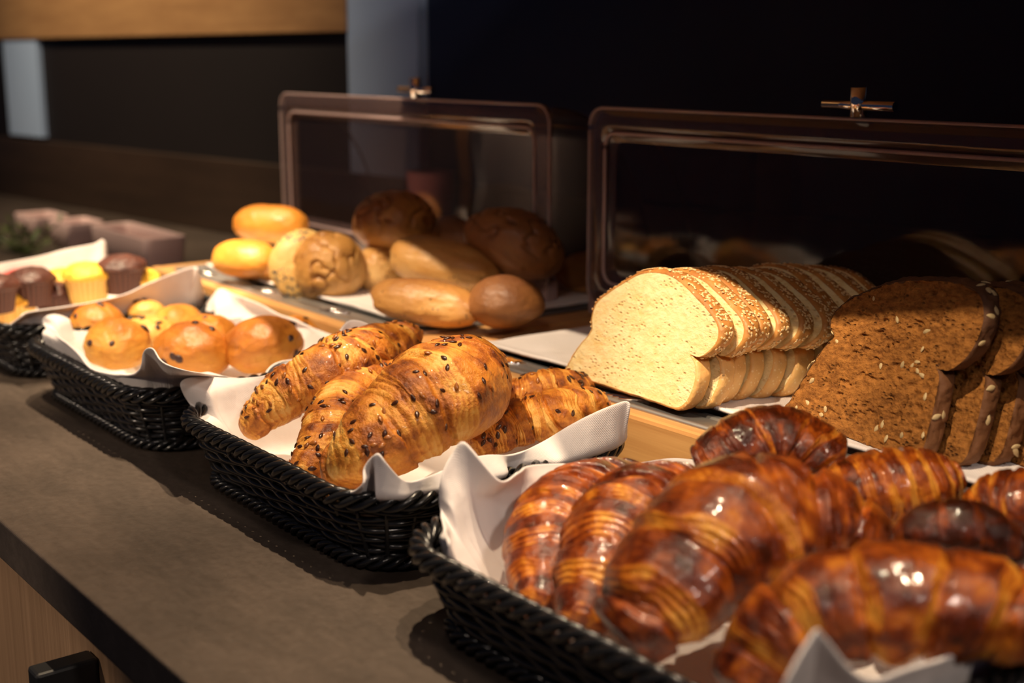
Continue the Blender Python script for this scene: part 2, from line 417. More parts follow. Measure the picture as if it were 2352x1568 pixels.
def wall_box(name, s0, s1, d0, d1, z0, z1, mat, bevel=0):
    v = [WA + WD * s + WN * d + np.array([0, 0, z]) for s in (s0, s1) for d in (d0, d1) for z in (z0, z1)]
    c = np.mean(v, 0); me = mesh_from(name, np.array(v) - c, [(0, 1, 3, 2), (4, 6, 7, 5), (0, 4, 5, 1), (2, 3, 7, 6), (0, 2, 6, 4), (1, 5, 7, 3)], False)
    o = obj(name, me, mat, None, c)
    if bevel:
        k = o.modifiers.new('bevel', 'BEVEL'); k.width = bevel; k.segments = 2
    return o


def ws(px, py, d=0.0):
    p = PN(px, py, WA + WN * d, WN); return float(np.dot(p - WA, WD)), float(p[2])


tag(wall_box('wall_back', -1.5, 4.5, -0.12, 0.0, -0.9, 2.4, M['wall']), kind='structure')
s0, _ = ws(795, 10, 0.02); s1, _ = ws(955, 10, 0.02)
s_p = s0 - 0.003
tag(wall_box('light_strip_1', s0 - 0.002, s1, 0.0005, 0.018, 0.115, 2.3, M['lit_wall_strip']), kind='structure')  # lit strip of wall, built as a pale raised board
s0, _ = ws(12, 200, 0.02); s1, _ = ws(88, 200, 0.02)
tag(wall_box('light_strip_2', s0, s1, 0.0005, 0.018, 0.126, 2.3, M['lit_wall_strip']), kind='structure')  # patch of light on the wall, built as a pale blue strip
m = NT('dark_brown_wall_panel'); n = m.noise(m.coord(), 4, 3); M['panel'] = m.set(Base_Color=m.ramp(n, [(0.3, (0.007, 0.0042, 0.0042)), (0.7, (0.009, 0.0055, 0.0055))]), Roughness=0.6)
tag(wall_box('trim_5', -1.45, s_p, 0.0002, 0.008, 0.119, 2.3, M['panel']), kind='structure')
tag(wall_box('trim_3', -1.4, 4.0, 0.0005, 0.022, 0.0, 0.119, M['splash'], 0.002), kind='structure')
s1, z1 = ws(793, 73, 0.022)
cabinet = wall_box('wall_cabinet', -1.0, s1, 0.002, 0.022, z1, 0.95, M['cab_wood'], 0.0015)
tag(cabinet, 'light oak wall cabinet hanging on the dark wall at the upper left', 'cabinet')
b = MB(); b.box(-1.13, 0.9, 0.475, 0.98, 0.42, 0.46); tag(b.build('shade_board', M['cab_wood'], smooth=False), kind='structure')   # added shelf board, out of view, shading the rear of the counter
b = MB(); b.box(-4, 2, -1.5, 1.5, -0.93, -0.90); tag(b.build('floor', M['soil'], smooth=False), kind='structure')

# base cabinet under the worktop
base = empty('drawer_cabinet', (-0.9, 0.24, -0.9)); tag(base, 'oak drawer cabinet with black bar pull beneath the front of the worktop', 'cabinet')
inv = np.array([-0.9, 0.24, -0.9])


def bx(name, dims, mat, parent, org, bevel=0.001, smooth=False):
    q = MB(); q.box(*dims); v = np.concatenate(q.v) - org; o = obj(name, mesh_from(name, v, q.f, smooth), mat, parent)
    if bevel:
        k = o.modifiers.new('bevel', 'BEVEL'); k.width = bevel; k.segments = 2
    return o


bx('body', (-3.5, 1.1, 0.262, 0.75, -0.9, -0.0285), M['soil'], base, inv)
fr = bx('drawer_front', (-1.6, -0.35, 0.240, 0.2615, -0.42, -0.0285), M['drawer_wood'], base, inv)
hb = MB(); hx0 = PY(205, 1488, 0.24)[0]; hz = PY(205, 1488, 0.24)[2]
hb.box(hx0, hx0 + 0.016, 0.204, 0.2395, hz - 0.024, hz)
v = np.concatenate(hb.v) - inv
ho = obj('drawer_pull', mesh_from('drawer_pull', v, hb.f, False), M['black'], fr); ho['label'] = 'black bar pull'
k = ho.modifiers.new('bevel', 'BEVEL'); k.width = 0.002; k.segments = 2


# ------------------------------------------------------------------ baskets
def rrect(cx, cy, hx, hy, r, n, rot=0.0):
    """rounded rectangle sampled at equal arc length, ccw; returns points and outward normals"""
    segs = []
    L = [2 * (hx - r), PI * r / 2, 2 * (hy - r), PI * r / 2] * 1
    per = 2 * (L[0] + L[1] + L[2] + L[3]) / 1
    P = []; N = []
    tot = 2 * (2 * (hx - r)) + 2 * (2 * (hy - r)) + 2 * PI * r
    for i in range(n):
        s = tot * i / n
        for side in range(4):
            ln = 2 * (hx - r) if side % 2 == 0 else 2 * (hy - r)
            d = [(1, 0), (0, 1), (-1, 0), (0, -1)][side]; nn = [(0, -1), (1, 0), (0, 1), (-1, 0)][side]
            c0 = [(-hx + r, -hy), (hx, -hy + r), (hx - r, hy), (-hx, hy - r)][side]
            if s < ln: P.append((c0[0] + d[0] * s, c0[1] + d[1] * s)); N.append(nn); break
            s -= ln
            if s < PI * r / 2:
                a = s / r; cc = [(hx - r, -hy + r), (hx - r, hy - r), (-hx + r, hy - r), (-hx + r, -hy + r)][side]
                a0 = [-PI / 2, 0, PI / 2, PI][side] + a; P.append((cc[0] + r * math.cos(a0), cc[1] + r * math.sin(a0))); N.append((math.cos(a0), math.sin(a0))); break
            s -= PI * r / 2
        else: P.append((-hx + r, -hy)); N.append((0, -1))
    P = np.array(P); N = np.array(N); c, s = math.cos(rot), math.sin(rot); Rm = np.array([[c, s], [-s, c]])
    return P @ Rm + np.array([cx, cy]), N @ Rm


BH = 0.047


def basket(x0, x1, y0, y1, rot, label, seed):
    cx, cy = (x0 + x1) / 2, (y0 + y1) / 2; hx, hy = (x1 - x0) / 2 - 0.004, (y1 - y0) / 2 - 0.004; r = 0.040
    root = empty('wicker_basket', (cx, cy, 0.0)); tag(root, label, 'basket', 'black wicker bread baskets in a row on the worktop')
    rng = random.Random(seed); org = np.array([cx, cy, 0])

    def ring(inset, n): return rrect(cx, cy, hx - inset, hy - inset, r - inset * 0.5, n, rot)
    # woven wall
    b = MB(); n = 520; ns = 44; rows = 11
    for k in range(rows):
        z = 0.0045 + k * 0.0037; ins = 0.017 * (1 - z / BH) ** 1.3 + 0.003
        p, nn = ring(ins, n); ph = np.arange(n) / n * ns * PI + (k % 2) * PI
        off = 0.0013 * np.sin(ph) + np.array([0.0002 * math.sin(i * 0.11 + k * 2) for i in range(n)])
        zz = z + 0.0006 * np.sin(ph * 0.5 + k)
        b.tube(np.column_stack([p + nn * off[:, None], zz]) - org, 0.0019, 6, True)
    wall = b.build('woven_wall', M['wicker'], root)
    b = MB()
    ps, nn = ring(0.0, ns)
    for i in range(ns):
        a = []
        for t in np.linspace(0, 1, 6):
            z = 0.001 + t * (BH - 0.006); ins = 0.017 * (1 - z / BH) ** 1.3 + 0.0032
            a.append([ps[i][0] - nn[i][0] * ins, ps[i][1] - nn[i][1] * ins, z])
        b.tube(np.array(a) - org, 0.0014, 5)
    st = b.build('stakes', M['wicker'], root)
    # twisted rims: top and foot

    def rope(z, ins, R, sr, ns, pitch, name, flat=1.0):
        b = MB(); n = 1100; p, nn = ring(ins, n); per = np.sum(np.linalg.norm(np.roll(p, -1, 0) - p, axis=1)); turns = round(per / pitch)
        for s in range(ns):
            a = np.arange(n) / n * turns * 2 * PI + s * 2 * PI / ns
            wob = 1 + 0.10 * np.sin(np.arange(n) / n * turns * 2 * PI * 0.37 + s)
            q = np.column_stack([p + nn * (R * np.cos(a) * wob)[:, None], z + R * flat * np.sin(a)])
            b.tube(q - org, sr, 7, True)
        return b.build(name, M['wicker'], root)
    rope(BH - 0.001, 0.0005, 0.0040, 0.0022, 4, 0.040, 'rim')
    rope(0.0052, 0.0135, 0.0026, 0.0018, 3, 0.024, 'foot_rim')
    # base
    p, nn = ring(0.018, 120); v = np.vstack([np.column_stack([p, np.full(120, 0.0012)]), np.column_stack([p, np.full(120, 0.0045)])]) - org
    f = [tuple(range(119, -1, -1)), tuple(range(120, 240))] + [(i, (i + 1) % 120, 120 + (i + 1) % 120, 120 + i) for i in range(120)]
    obj('base', mesh_from('base', v, f, False), M['wicker'], root)
    return dict(cx=cx, cy=cy, hx=hx, hy=hy, r=r, rot=rot, x0=x0, x1=x1, y0=y0, y1=y1)


B1 = basket(-1.395, -1.130, 0.332, 0.545, 0, 'black wicker basket of muffins, farthest left of the row', 1)
B2 = basket(-1.104, -0.846, 0.331, 0.545, 0, 'black wicker basket of raisin buns behind the seeded croissants', 2)
B3 = basket(-0.813, -0.556, 0.336, 0.545, 0, 'black wicker basket holding the seed-topped croissants', 3)
B4 = basket(-0.524, -0.242, 0.324, 0.545, 0, 'black wicker basket of glossy butter croissants nearest the camera', 4)


# ------------------------------------------------------------------ napkins lining the baskets
def napkin(B, loop, label, seed, nc=420, nr=30, fold=0.0035, over=False):
    """loop: top edge of the cloth as world points, once round the basket"""
    T = catmull(loop, nc, True); c = np.array([B['cx'], B['cy']])
    ip, inn = rrect(B['cx'], B['cy'], B['hx'] - 0.0075, B['hy'] - 0.0075, B['r'] - 0.004, 900, B['rot'])
    fp, fnn = rrect(B['cx'], B['cy'], B['hx'] - 0.026, B['hy'] - 0.026, B['r'] - 0.012, 900, B['rot'])
    ang_i = np.unwrap(np.arctan2(ip[:, 1] - c[1], ip[:, 0] - c[0])); V = np.zeros((nr, nc, 3))
    Ri = np.zeros((nc, 3)); Wi = np.zeros((nc, 3)); Fi = np.zeros((nc, 3)); Ci = np.zeros((nc, 3))
    idx = []
    for j in range(nc):
        k = np.argmin(np.sum((ip - T[j, :2]) ** 2, axis=1)); idx.append(k)
    idx = np.array(idx)
    # smooth the foot of each column so that the folds do not bunch up
    e = np.exp(1j * idx / 900 * 2 * PI); ker = np.ones(15) / 15; e = np.convolve(np.concatenate([e[-20:], e, e[:20]]), ker, 'same')[20:-20]; idx = (np.angle(e) / (2 * PI) * 900).astype(int) % 900
    for j in range(nc):
        k = idx[j]; Wi[j] = (*(ip[k] - inn[k] * 0.004), BH - 0.006); Ri[j] = (*(ip[k] + inn[k] * 0.002), BH + 0.0115)
        if over and inn[k][0] > 0.75: Ri[j] = (*(ip[k] + inn[k] * 0.0165), BH + 0.003)
        lo = 1 - sstep(0.054, 0.060, T[j, 2]); Ri[j] = Ri[j] * (1 - lo) + (T[j] * 0.5 + Wi[j] * 0.5) * lo; Fi[j] = (*fp[k], 0.0085); Ci[j] = (*(c + (fp[k] - c) * 0.002), 0.0085)
    keys = [(0, T), (0.30, Ri), (0.48, Wi), (0.78, Fi), (1.0, Ci)]
    for i in range(nr):
        t = i / (nr - 1)
        for a in range(4):
            if keys[a][0] <= t <= keys[a + 1][0] + 1e-9:
                s = (t - keys[a][0]) / (keys[a + 1][0] - keys[a][0]); V[i] = keys[a][1] * (1 - s) + keys[a + 1][1] * s; break
    # soften along the rows
    for _ in range(2):
        V[1:-1] = 0.25 * V[:-2] + 0.5 * V[1:-1] + 0.25 * V[2:]
    q = np.stack([V[..., 0], V[..., 1], V[..., 2] * 0.5], -1)
    d = fbm(q * 22, seed, 3); d2 = fbm(q * 60, seed + 9, 2)
    w = np.clip(np.linspace(0, 1, nr) * 5, 0, 1)[:, None] * 0.8 + 0.2
    out = V[..., :2] - c; out /= np.linalg.norm(out, axis=2)[..., None] + 1e-9
    lim = np.clip((V[..., 2] - 0.0085) / 0.03, 0.0, 1)
    amp = -(fold * np.abs(d) * 1.6 + 0.0008 * np.abs(d2)) * w * lim
    V[..., :2] += out * amp[..., None]
    o0 = np.array([B['cx'], B['cy'], 0.006])
    me = mesh_from('cloth_napkin', V.reshape(-1, 3) - o0, grid_faces(nr, nc, wrap_v=True))
    uvl = me.uv_layers.new(name='UVMap'); L = np.cumsum(np.concatenate([[0], np.linalg.norm(np.diff(T, axis=0), axis=1)]))
    li = np.zeros(len(me.loops), np.int32); me.loops.foreach_get('vertex_index', li)
    uu = np.tile(L, nr)[li]; vv = np.repeat(np.linspace(0, 0.12, nr), nc)[li]
    uvl.data.foreach_set('uv', np.column_stack([uu, vv]).ravel().astype(np.float32))
    o = obj('cloth_napkin', me, M['cloth'], None, o0); k = o.modifiers.new('thickness', 'SOLIDIFY'); k.thickness = 0.0016; k.offset = 0
    k = o.modifiers.new('smooth', 'SUBSURF'); k.levels = 0; k.render_levels = 1
    return tag(o, label, 'napkin', 'white cloth napkins lining the baskets')


def side(lst, axis, val):
    out = []
    for q in lst:
        dv = q[2] if len(q) > 2 else 0
        out.append(PX(q[0], q[1], val + dv) if axis == 'x' else PY(q[0], q[1], val + dv))
    return out


# order: front side left->right, right (+X) side front->back, back side right->left, left (-X) side back->front
n4 = side([(1400, 1500), (1500, 1590), (1620, 1640)], 'y', B4['y0'] + 0.016)
n4 = [np.array([B4['x0'] + 0.05, B4['y0'] + 0.012, 0.044]), np.array([B4['x0'] + 0.12, B4['y0'] + 0.012, 0.040]), np.array([B4['x0'] + 0.18, B4['y0'] + 0.013, 0.042]), np.array([B4['x1'] - 0.035, B4['y0'] + 0.02, 0.046])]
n4 += side([(1790, 1600), (1868, 1452), (1895, 1462), (1985, 1556), (2100, 1530), (2352, 1455), (2500, 1420)], 'x', B4['x1'] - 0.006)
n4 += [np.array([B4['x1'] - 0.03, B4['y1'] - 0.008, 0.055]), np.array([B4['cx'], B4['y1'] - 0.008, 0.050]), np.array([B4['x0'] + 0.05, B4['y1'] - 0.008, 0.052])]
n4 += side([(1560, 1052, 0.012), (1440, 1064, 0.006), (1300, 1064, 0.003), (1215, 1068, 0.004), (1190, 1085, 0.018), (1150, 1105, 0.022), (1100, 1050, 0.012), (1064, 1012, 0.002), (1040, 1035, -0.002), (1012, 1095, 0.0), (1012, 1180, 0.004)], 'x', B4['x0'] + 0.003)
n4 += side([(1030, 1240)], 'y', B4['y0'] + 0.01)
napkin(B4, n4, 'white napkin with a tall pointed corner, under the glossy butter croissants', 4)

n3 = [np.array([B3['x0'] + 0.05, B3['y0'] + 0.012, 0.042]), np.array([B3['cx'], B3['y0'] + 0.012, 0.036]), np.array([B3['x1'] - 0.06, B3['y0'] + 0.012, 0.040])]
n3 += side([(828, 1120)], 'y', B3['y0'] + 0.006)
n3 += side([(836, 1075, -0.01), (866, 1040, -0.004), (885, 1060, 0.0), (930, 1104, 0.0), (985, 1093, 0), (1060, 1060, 0.0), (1110, 1045, -0.004), (1180, 1043, -0.012), (1240, 1018, -0.008), (1310, 975, -0.002), (1380, 940, 0.002), (1440, 920, 0.004), (1447, 940, 0.004)], 'x', B3['x1'] - 0.004)
n3 += [np.array([B3['x1'] - 0.03, B3['y1'] - 0.008, 0.052]), np.array([B3['cx'], B3['y1'] - 0.008, 0.050])]
n3 += [np.array([B3['x0'] + 0.045, B3['y1'] - 0.008, 0.052]), PX(830, 736, B3['x0'] + 0.01), PX(760, 775, B3['x0'] + 0.006), PX(640, 850, B3['x0'] + 0.01), PX(560, 868, B3['x0'] + 0.006), PX(480, 866, B3['x0'] - 0.002), PX(432, 868, B3['x0'] - 0.006), PX(412, 884, B3['x0'] - 0.004), PX(440, 935, B3['x0'] + 0.002)]
napkin(B3, n3, 'white napkin with a broad folded edge, under the seed-topped croissants', 3, over=True)

n2 = side([(150, 785), (180, 815), (215, 848), (290, 862), (322, 845), (330, 806), (350, 800), (372, 830), (430, 852)], 'y', B2['y0'] + 0.006)
n2 += side([(540, 868, -0.004), (600, 866, -0.004), (650, 828, -0.01)], 'x', B2['x1'] - 0.004)
n2 += [np.array([B2['x1'] - 0.03, B2['y1'] - 0.01, 0.05])]
n2 += side([(640, 722), (600, 700), (540, 676), (508, 662), (490, 678), (462, 725)], 'y', B2['y1'] - 0.02)
n2 += [np.array([B2['x0'] + 0.03, B2['y1'] - 0.01, 0.048]), np.array([B2['x0'] + 0.008, B2['cy'] + 0.02, 0.046])]
n2 += side([(175, 760, 0.008), (160, 735, 0.004), (128, 722, 0.0), (102, 728, -0.003), (100, 745, -0.003)], 'x', B2['x0'] + 0.002)
napkin(B2, n2, 'white napkin with rumpled edges, under the raisin buns', 2)

n1 = [np.array([B1['x0'] + 0.05, B1['y0'] + 0.010, 0.044]), np.array([B1['cx'], B1['y0'] + 0.010, 0.042]), np.array([B1['x1'] - 0.05, B1['y0'] + 0.010, 0.045])]
n1 += side([(42, 732), (60, 718), (150, 704), (230, 690), (290, 674), (340, 650), (400, 626), (445, 612), (458, 625)], 'x', B1['x1'] - 0.002)
n1 += [np.array([B1['x1'] - 0.06, B1['y1'] - 0.006, 0.045]), np.array([B1['cx'], B1['y1'] - 0.006, 0.045])]
n1 += side([(262, 610), (240, 552), (215, 560), (150, 572), (90, 588), (0, 604), (-80, 615), (-200, 640)], 'x', B1['x0'] + 0.006)
napkin(B1, n1, 'white napkin standing up behind and before the muffins', 1)


# ------------------------------------------------------------------ croissants
def croissant_mesh(path, R, seed, nb=7, amp=0.13, slant=0.10, nu=300, nv=132, tip=0.30, flat=0.88, wrinkle=1.0, power=0.75, plate=0.50, blister=0.035):
    S = catmull(path, nu); t = np.gradient(S, axis=0); t /= np.linalg.norm(t, axis=1)[:, None]
    up = np.array([0, 0, 1.0]); a = np.cross(up, t); a /= np.linalg.norm(a, axis=1)[:, None]; b = np.cross(t, a)
    u = np.linspace(0, 1, nu)[:, None]; v = (np.arange(nv) / nv * 2 * PI)[None, :]
    rng = np.random.RandomState(seed); ph = rng.rand() * 6.28
    lump = fbm(np.stack([u * 3 + 0 * v, np.cos(v) * 0.8 + 0 * u, np.sin(v) * 0.8 + 0 * u], -1) + seed * 3.1, seed, 2)
    sg = np.sign(u - 0.5); d = np.abs(2 * u - 1)
    ds = d + slant * np.sin(v + ph) * (0.6 + 0.4 * sg) + 0.035 * lump + 0.02 * fbm(np.stack([u * 6 + 0 * v, v * 1.5 + 0 * u, 0 * u + 0 * v + seed], -1), seed + 3, 2)
    # band limits: a broad middle band, narrower ones to the tips
    lim = np.array([-0.5, 0.16] + list(0.16 + (1.08 - 0.16) * (np.arange(1, nb // 2 + 2) / (nb // 2 + 1)) ** 0.95) + [2.0]); lim[2:-1] += rng.uniform(-0.045, 0.045, len(lim) - 3)
    T = np.zeros_like(ds); K = np.zeros_like(ds)
    for k in range(len(lim) - 1):
        mk = (ds >= lim[k]) & (ds < lim[k + 1]); lo = lim[k] if k else -0.16; T[mk] = ((ds - lo) / (lim[k + 1] - lo))[mk]; K[mk] = k
    T = np.clip(T, 0, 1)
    Tw = np.clip(T + 0.16 * fbm(np.stack([d * 7 + 0 * v, v * 1.2 + sg, K * 3.1 + seed], -1), seed + 21, 2), 0, 1); p0 = np.where(K == 0, 0.5 + 0.45 * plate, plate)
    sq = np.clip((Tw - p0) / (1 - p0), 0, 1); NS = np.where(K == 0, 5, 4); fr = sq * NS - np.floor(np.minimum(sq * NS, NS - 1e-6)); stair = (np.floor(np.minimum(sq * NS, NS - 1e-6)) + sstep(0.45, 1.0, fr)) / NS
    rise = np.where(K == 0, 1, sstep(0.0, 0.09, Tw)); pillow = rise * (1 - stair)
    instair = sstep(0.0, 0.08, sq) * (1 - sstep(0.97, 1.0, T) * 0.5)
    prof = tip + (1 - tip) * np.clip(1 - d ** 2.0, 0, 1) ** power
    endr = np.sqrt(np.clip(1 - np.clip((d - 0.955) / 0.045, 0, 1) ** 2, 0, 1))
    step = 1 - 0.035 * K * (1 - d * 0.4)
    p3 = np.stack([u * 5 + 0 * v, np.cos(v) + 0 * u, np.sin(v) + 0 * u], -1)
    n1 = fbm(p3 * 1.3, seed + 5, 3); streak = fbm(np.stack([ds * 34, v * 1.3 + sg * 3 + 0 * u, K * 7.7 + seed], -1), seed + 8, 3)
    bl3 = np.clip(fbm(np.stack([d * sg * 16 + 0 * v, np.cos(v) * 3 + 0 * u, np.sin(v) * 3 + 0 * u], -1), seed + 31, 3), -0.2, 1) * (1 - 0.5 * instair)
    edge = sstep(0.62, 0.86, T) * (1 - sstep(0.985, 1.0, T))
    rr = R * prof * step * endr * (1 + amp * (pillow - 0.6) + 0.07 * n1 + blister * bl3 + wrinkle * (0.010 + 0.024 * edge) * streak)
    flatb = np.where(np.sin(v) < 0, 0.80, 1.0)
    V = S[:, None] + (rr * np.cos(v))[..., None] * a[:, None] + (rr * np.sin(v) * flat * flatb)[..., None] * b[:, None]
    n2 = fbm(p3 * 3.1, seed + 12, 3)
    bake = 0.67 + 0.36 * n2 + 0.18 * bl3 - instair * (0.50 - 0.36 * fr) * (0.55 + 0.9 * np.clip(n1 + 0.4, 0, 1)) - 0.10 * instair * streak - 0.10 * (1 - rise) - 0.22 * sstep(0.1, -0.8, np.sin(v)) + 0.05 * d
    V = np.vstack([V.reshape(-1, 3), S[0], S[-1]]); f = grid_faces(nu, nv, wrap_v=True); c0, c1 = nu * nv, nu * nv + 1
    f += [(c0, (j + 1) % nv, j) for j in range(nv)] + [(c1, (nu - 1) * nv + j, (nu - 1) * nv + (j + 1) % nv) for j in range(nv)]
    uvp = np.vstack([np.stack([ds * sg + 3 * sg + K * 0.37, v / (2 * PI) * 4 + 0 * u], -1).reshape(-1, 2), [[0, 0], [0, 0]]])
    return V, f, np.append(bake.ravel(), [0.5, 0.5]), uvp, S


def outward(V, f):
    c = V.mean(0); q = np.array([g[:3] for g in f]); n = np.cross(V[q[:, 1]] - V[q[:, 0]], V[q[:, 2]] - V[q[:, 0]])
    return f if np.sum(n * (V[q[:, 0]] - c)) > 0 else [tuple(reversed(g)) for g in f]


def finish_pastry(name, V, f, bake, uvp, mat, label, cat, group):
    f = outward(V, f)
    o0 = np.array([*V[:, :2].mean(0), V[:, 2].min()]); me = mesh_from(name, V - o0, f); fattr(me, 'bake', bake)
    if uvp is not None:
        uvl = me.uv_layers.new(name='UVMap'); li = np.zeros(len(me.loops), np.int32); me.loops.foreach_get('vertex_index', li)
        uvl.data.foreach_set('uv', uvp[li].ravel().astype(np.float32))
    o = obj(name, me, mat, None, o0); return tag(o, label, cat, group), o0


def seed_mesh(name, L, Wd, H, mat):
    v = []; nu, nv = 9, 10
    for i in range(nu):
        s = i / (nu - 1); x = (s - 0.5) * L; w = math.sin(PI * s) ** 0.75 * (1 - 0.35 * s) if 0 < s < 1 else 0.0
        for j in range(nv):
            a = j / nv * 2 * PI; v.append((x, w * Wd / 2 * 1.15 * math.cos(a), w * H / 2 * math.sin(a)))
    me = mesh_from(name, v, grid_faces(nu, nv, wrap_v=True)); me.materials.append(mat); return me


SEED = seed_mesh('seed', 0.0053, 0.0028, 0.0015, M['seed'])
SUNS = seed_mesh('seed', 0.0085, 0.0044, 0.0024, M['sunseed'])


def place_on(parent, me, name, p, nrm, rng, lift, tilt=0.25, scale=1.0):
    n = Vector(nrm).normalized(); n = (n + Vector([rng.uniform(-tilt, tilt) for _ in range(3)])).normalized()
    q = n.to_track_quat('Z', 'X'); o = bpy.data.objects.new(name, me); COL.objects.link(o); o.parent = parent
    o.rotation_mode = 'QUATERNION'; o.rotation_quaternion = q @ Matrix.Rotation(rng.uniform(0, 2 * PI), 3, 'Z').to_quaternion()
    o.location = Vector(p) + n * lift; o.scale = (scale,) * 3; return o


def sow(o, count, seed, me=None, zmin=0.25, lift=0.0004, clusters=9, name='seed', jit=0.010):
    rng = random.Random(seed); me = me or SEED; ms = o.data; n = len(ms.vertices)
    co = np.zeros(n * 3, np.float32); no = np.zeros(n * 3, np.float32); ms.vertices.foreach_get('co', co); ms.vertices.foreach_get('normal', no)
    co = co.reshape(-1, 3); no = no.reshape(-1, 3)
    toc = np.array(CAM) - (co + np.array(o.location)); toc /= np.linalg.norm(toc, axis=1)[:, None]
    ok = np.where((no[:, 2] > zmin) & ((no * toc).sum(1) > -0.1))[0]
    if len(ok) == 0: return
    cen = [co[ok[rng.randrange(len(ok))]] for _ in range(clusters)]; used = []
    tries = 0
    while len(used) < count and tries < count * 30:
        tries += 1
        if rng.random() < 0.72:
            c = cen[rng.randrange(clusters)]; t = c + np.array([rng.gauss(0, jit) for _ in range(3)])
        else: t = co[ok[rng.randrange(len(ok))]]
        i = ok[np.argmin(np.sum((co[ok] - t) ** 2, axis=1))]
        if any(np.sum((co[i] - co[j]) ** 2) < 0.0024 ** 2 for j in used): continue
        used.append(i); place_on(o, me, name, co[i], no[i], rng, lift, scale=rng.uniform(0.85, 1.12))


def croissant(pts, R, seed, kind, label, seeds=0, **kw):
    path = [PZ(*p) for p in pts]
    V, f, bake, uvp, S = croissant_mesh(path, R, seed, **kw)
    if kw.get('dark'): pass
    o, o0 = finish_pastry('croissant', V, f, bake + BAKE.get(seed, 0), uvp, M['butter' if kind == 'b' else 'seeded'], label, 'croissant',
                          'glossy butter croissants in the nearest basket' if kind == 'b' else 'seed-topped croissants in the middle basket')
    if seeds: sow(o, seeds, seed * 7 + 1)
    return o


BAKE = {16: 0.35, 11: 0.05, 14: 0.12, 12: 0.05}
croissant([(1235, 1400, .034), (1262, 1250, .045), (1335, 1150, .052), (1470, 1088, .052)], .0240, 11, 'b', 'glossy croissant at the far left of its basket, against the pointed napkin', amp=.19, nb=7, slant=.08)
croissant([(1330, 1450, .034), (1400, 1270, .052), (1480, 1170, .060), (1600, 1110, .058)], .0255, 12, 'b', 'glossy croissant wedged between the leftmost one and the big central one', nb=5, amp=.24, slant=.06)
croissant([(1425, 1475, .040), (1525, 1365, .058), (1665, 1240, .074), (1830, 1205, .072), (2010, 1262, .055)], .0345, 13, 'b', 'largest arched glossy croissant in the centre of the nearest basket', nb=5, slant=.20, amp=.18, tip=.50, plate=.66)
croissant([(1600, 1075, .070), (1690, 1035, .080), (1800, 1022, .082), (1940, 1055, .076)], .0220, 14, 'b', 'glossy croissant topmost at the back, in front of the dark bread', tip=.5, nb=5, amp=.12, slant=.32, plate=.7)
croissant([(1840, 1170, .060), (1960, 1138, .068), (2080, 1115, .072), (2190, 1098, .072)], .0225, 15, 'b', 'orange-gold croissant whose blunt tip points right below the dark bread', tip=.45, nb=7, amp=.13, slant=.2)
croissant([(2060, 1265, .064), (2140, 1222, .078), (2250, 1222, .080), (2350, 1280, .068)], .0150, 16, 'b', 'small very dark-baked croissant lying behind the front right one', tip=.4, nb=3, amp=.08)
croissant([(2210, 1210, .058), (2290, 1170, .068), (2400, 1170, .072), (2520, 1200, .07)], .0215, 17, 'b', 'reddish croissant cut by the right picture edge, above the dark-baked one', nb=7, amp=.10)
croissant([(1690, 1600, .040), (1765, 1490, .056), (1880, 1410, .070), (2080, 1395, .075), (2280, 1410, .072), (2460, 1450, .06)], .0260, 18, 'b', 'closest and widest glossy croissant, behind the front napkin corner at lower right', nb=5, amp=.17, tip=.50, plate=.62)

croissant([(560, 1000, .036), (640, 925, .055), (780, 850, .072), (950, 765, .080)], .0255, 21, 's', 'long seeded croissant at the back left, its tip pointing up right', seeds=95, tip=.32, amp=.13, nb=5, slant=.12, wrinkle=1.3)
croissant([(785, 1100, .034), (840, 1050, .052), (930, 968, .070), (1025, 905, .080), (1095, 830, .080)], .0365, 22, 's', 'biggest plump seeded croissant on top in the centre of its basket', seeds=98, tip=.34, amp=.11, slant=.16, nb=5, wrinkle=1.3)
croissant([(690, 1105, .030), (735, 1030, .044), (800, 930, .056), (900, 862, .060), (1045, 815, .058)], .0225, 23, 's', 'seeded croissant tucked under and behind the biggest one', seeds=85, amp=.13, nb=7, tip=.42, wrinkle=1.3)
croissant([(1140, 925, .048), (1210, 905, .056), (1290, 893, .058), (1350, 885, .056)], .0165, 24, 's', 'slim seeded croissant at the right back, beside the white bread tray', seeds=32, tip=.4, amp=.12, nb=5, wrinkle=1.3)
croissant([(1080, 1035, .034), (1170, 985, .044), (1280, 950, .052), (1385, 920, .054)], .0195, 25, 's', 'flaky seeded croissant lying along the folded napkin edge at right', seeds=32, tip=.4, amp=.15, nb=5, wrinkle=2)
croissant([(1060, 860, .040), (1130, 850, .048), (1205, 845, .050)], .0120, 26, 's', 'small seeded croissant tip peeking out behind the biggest one', seeds=8, tip=.45, amp=.12, nb=5)


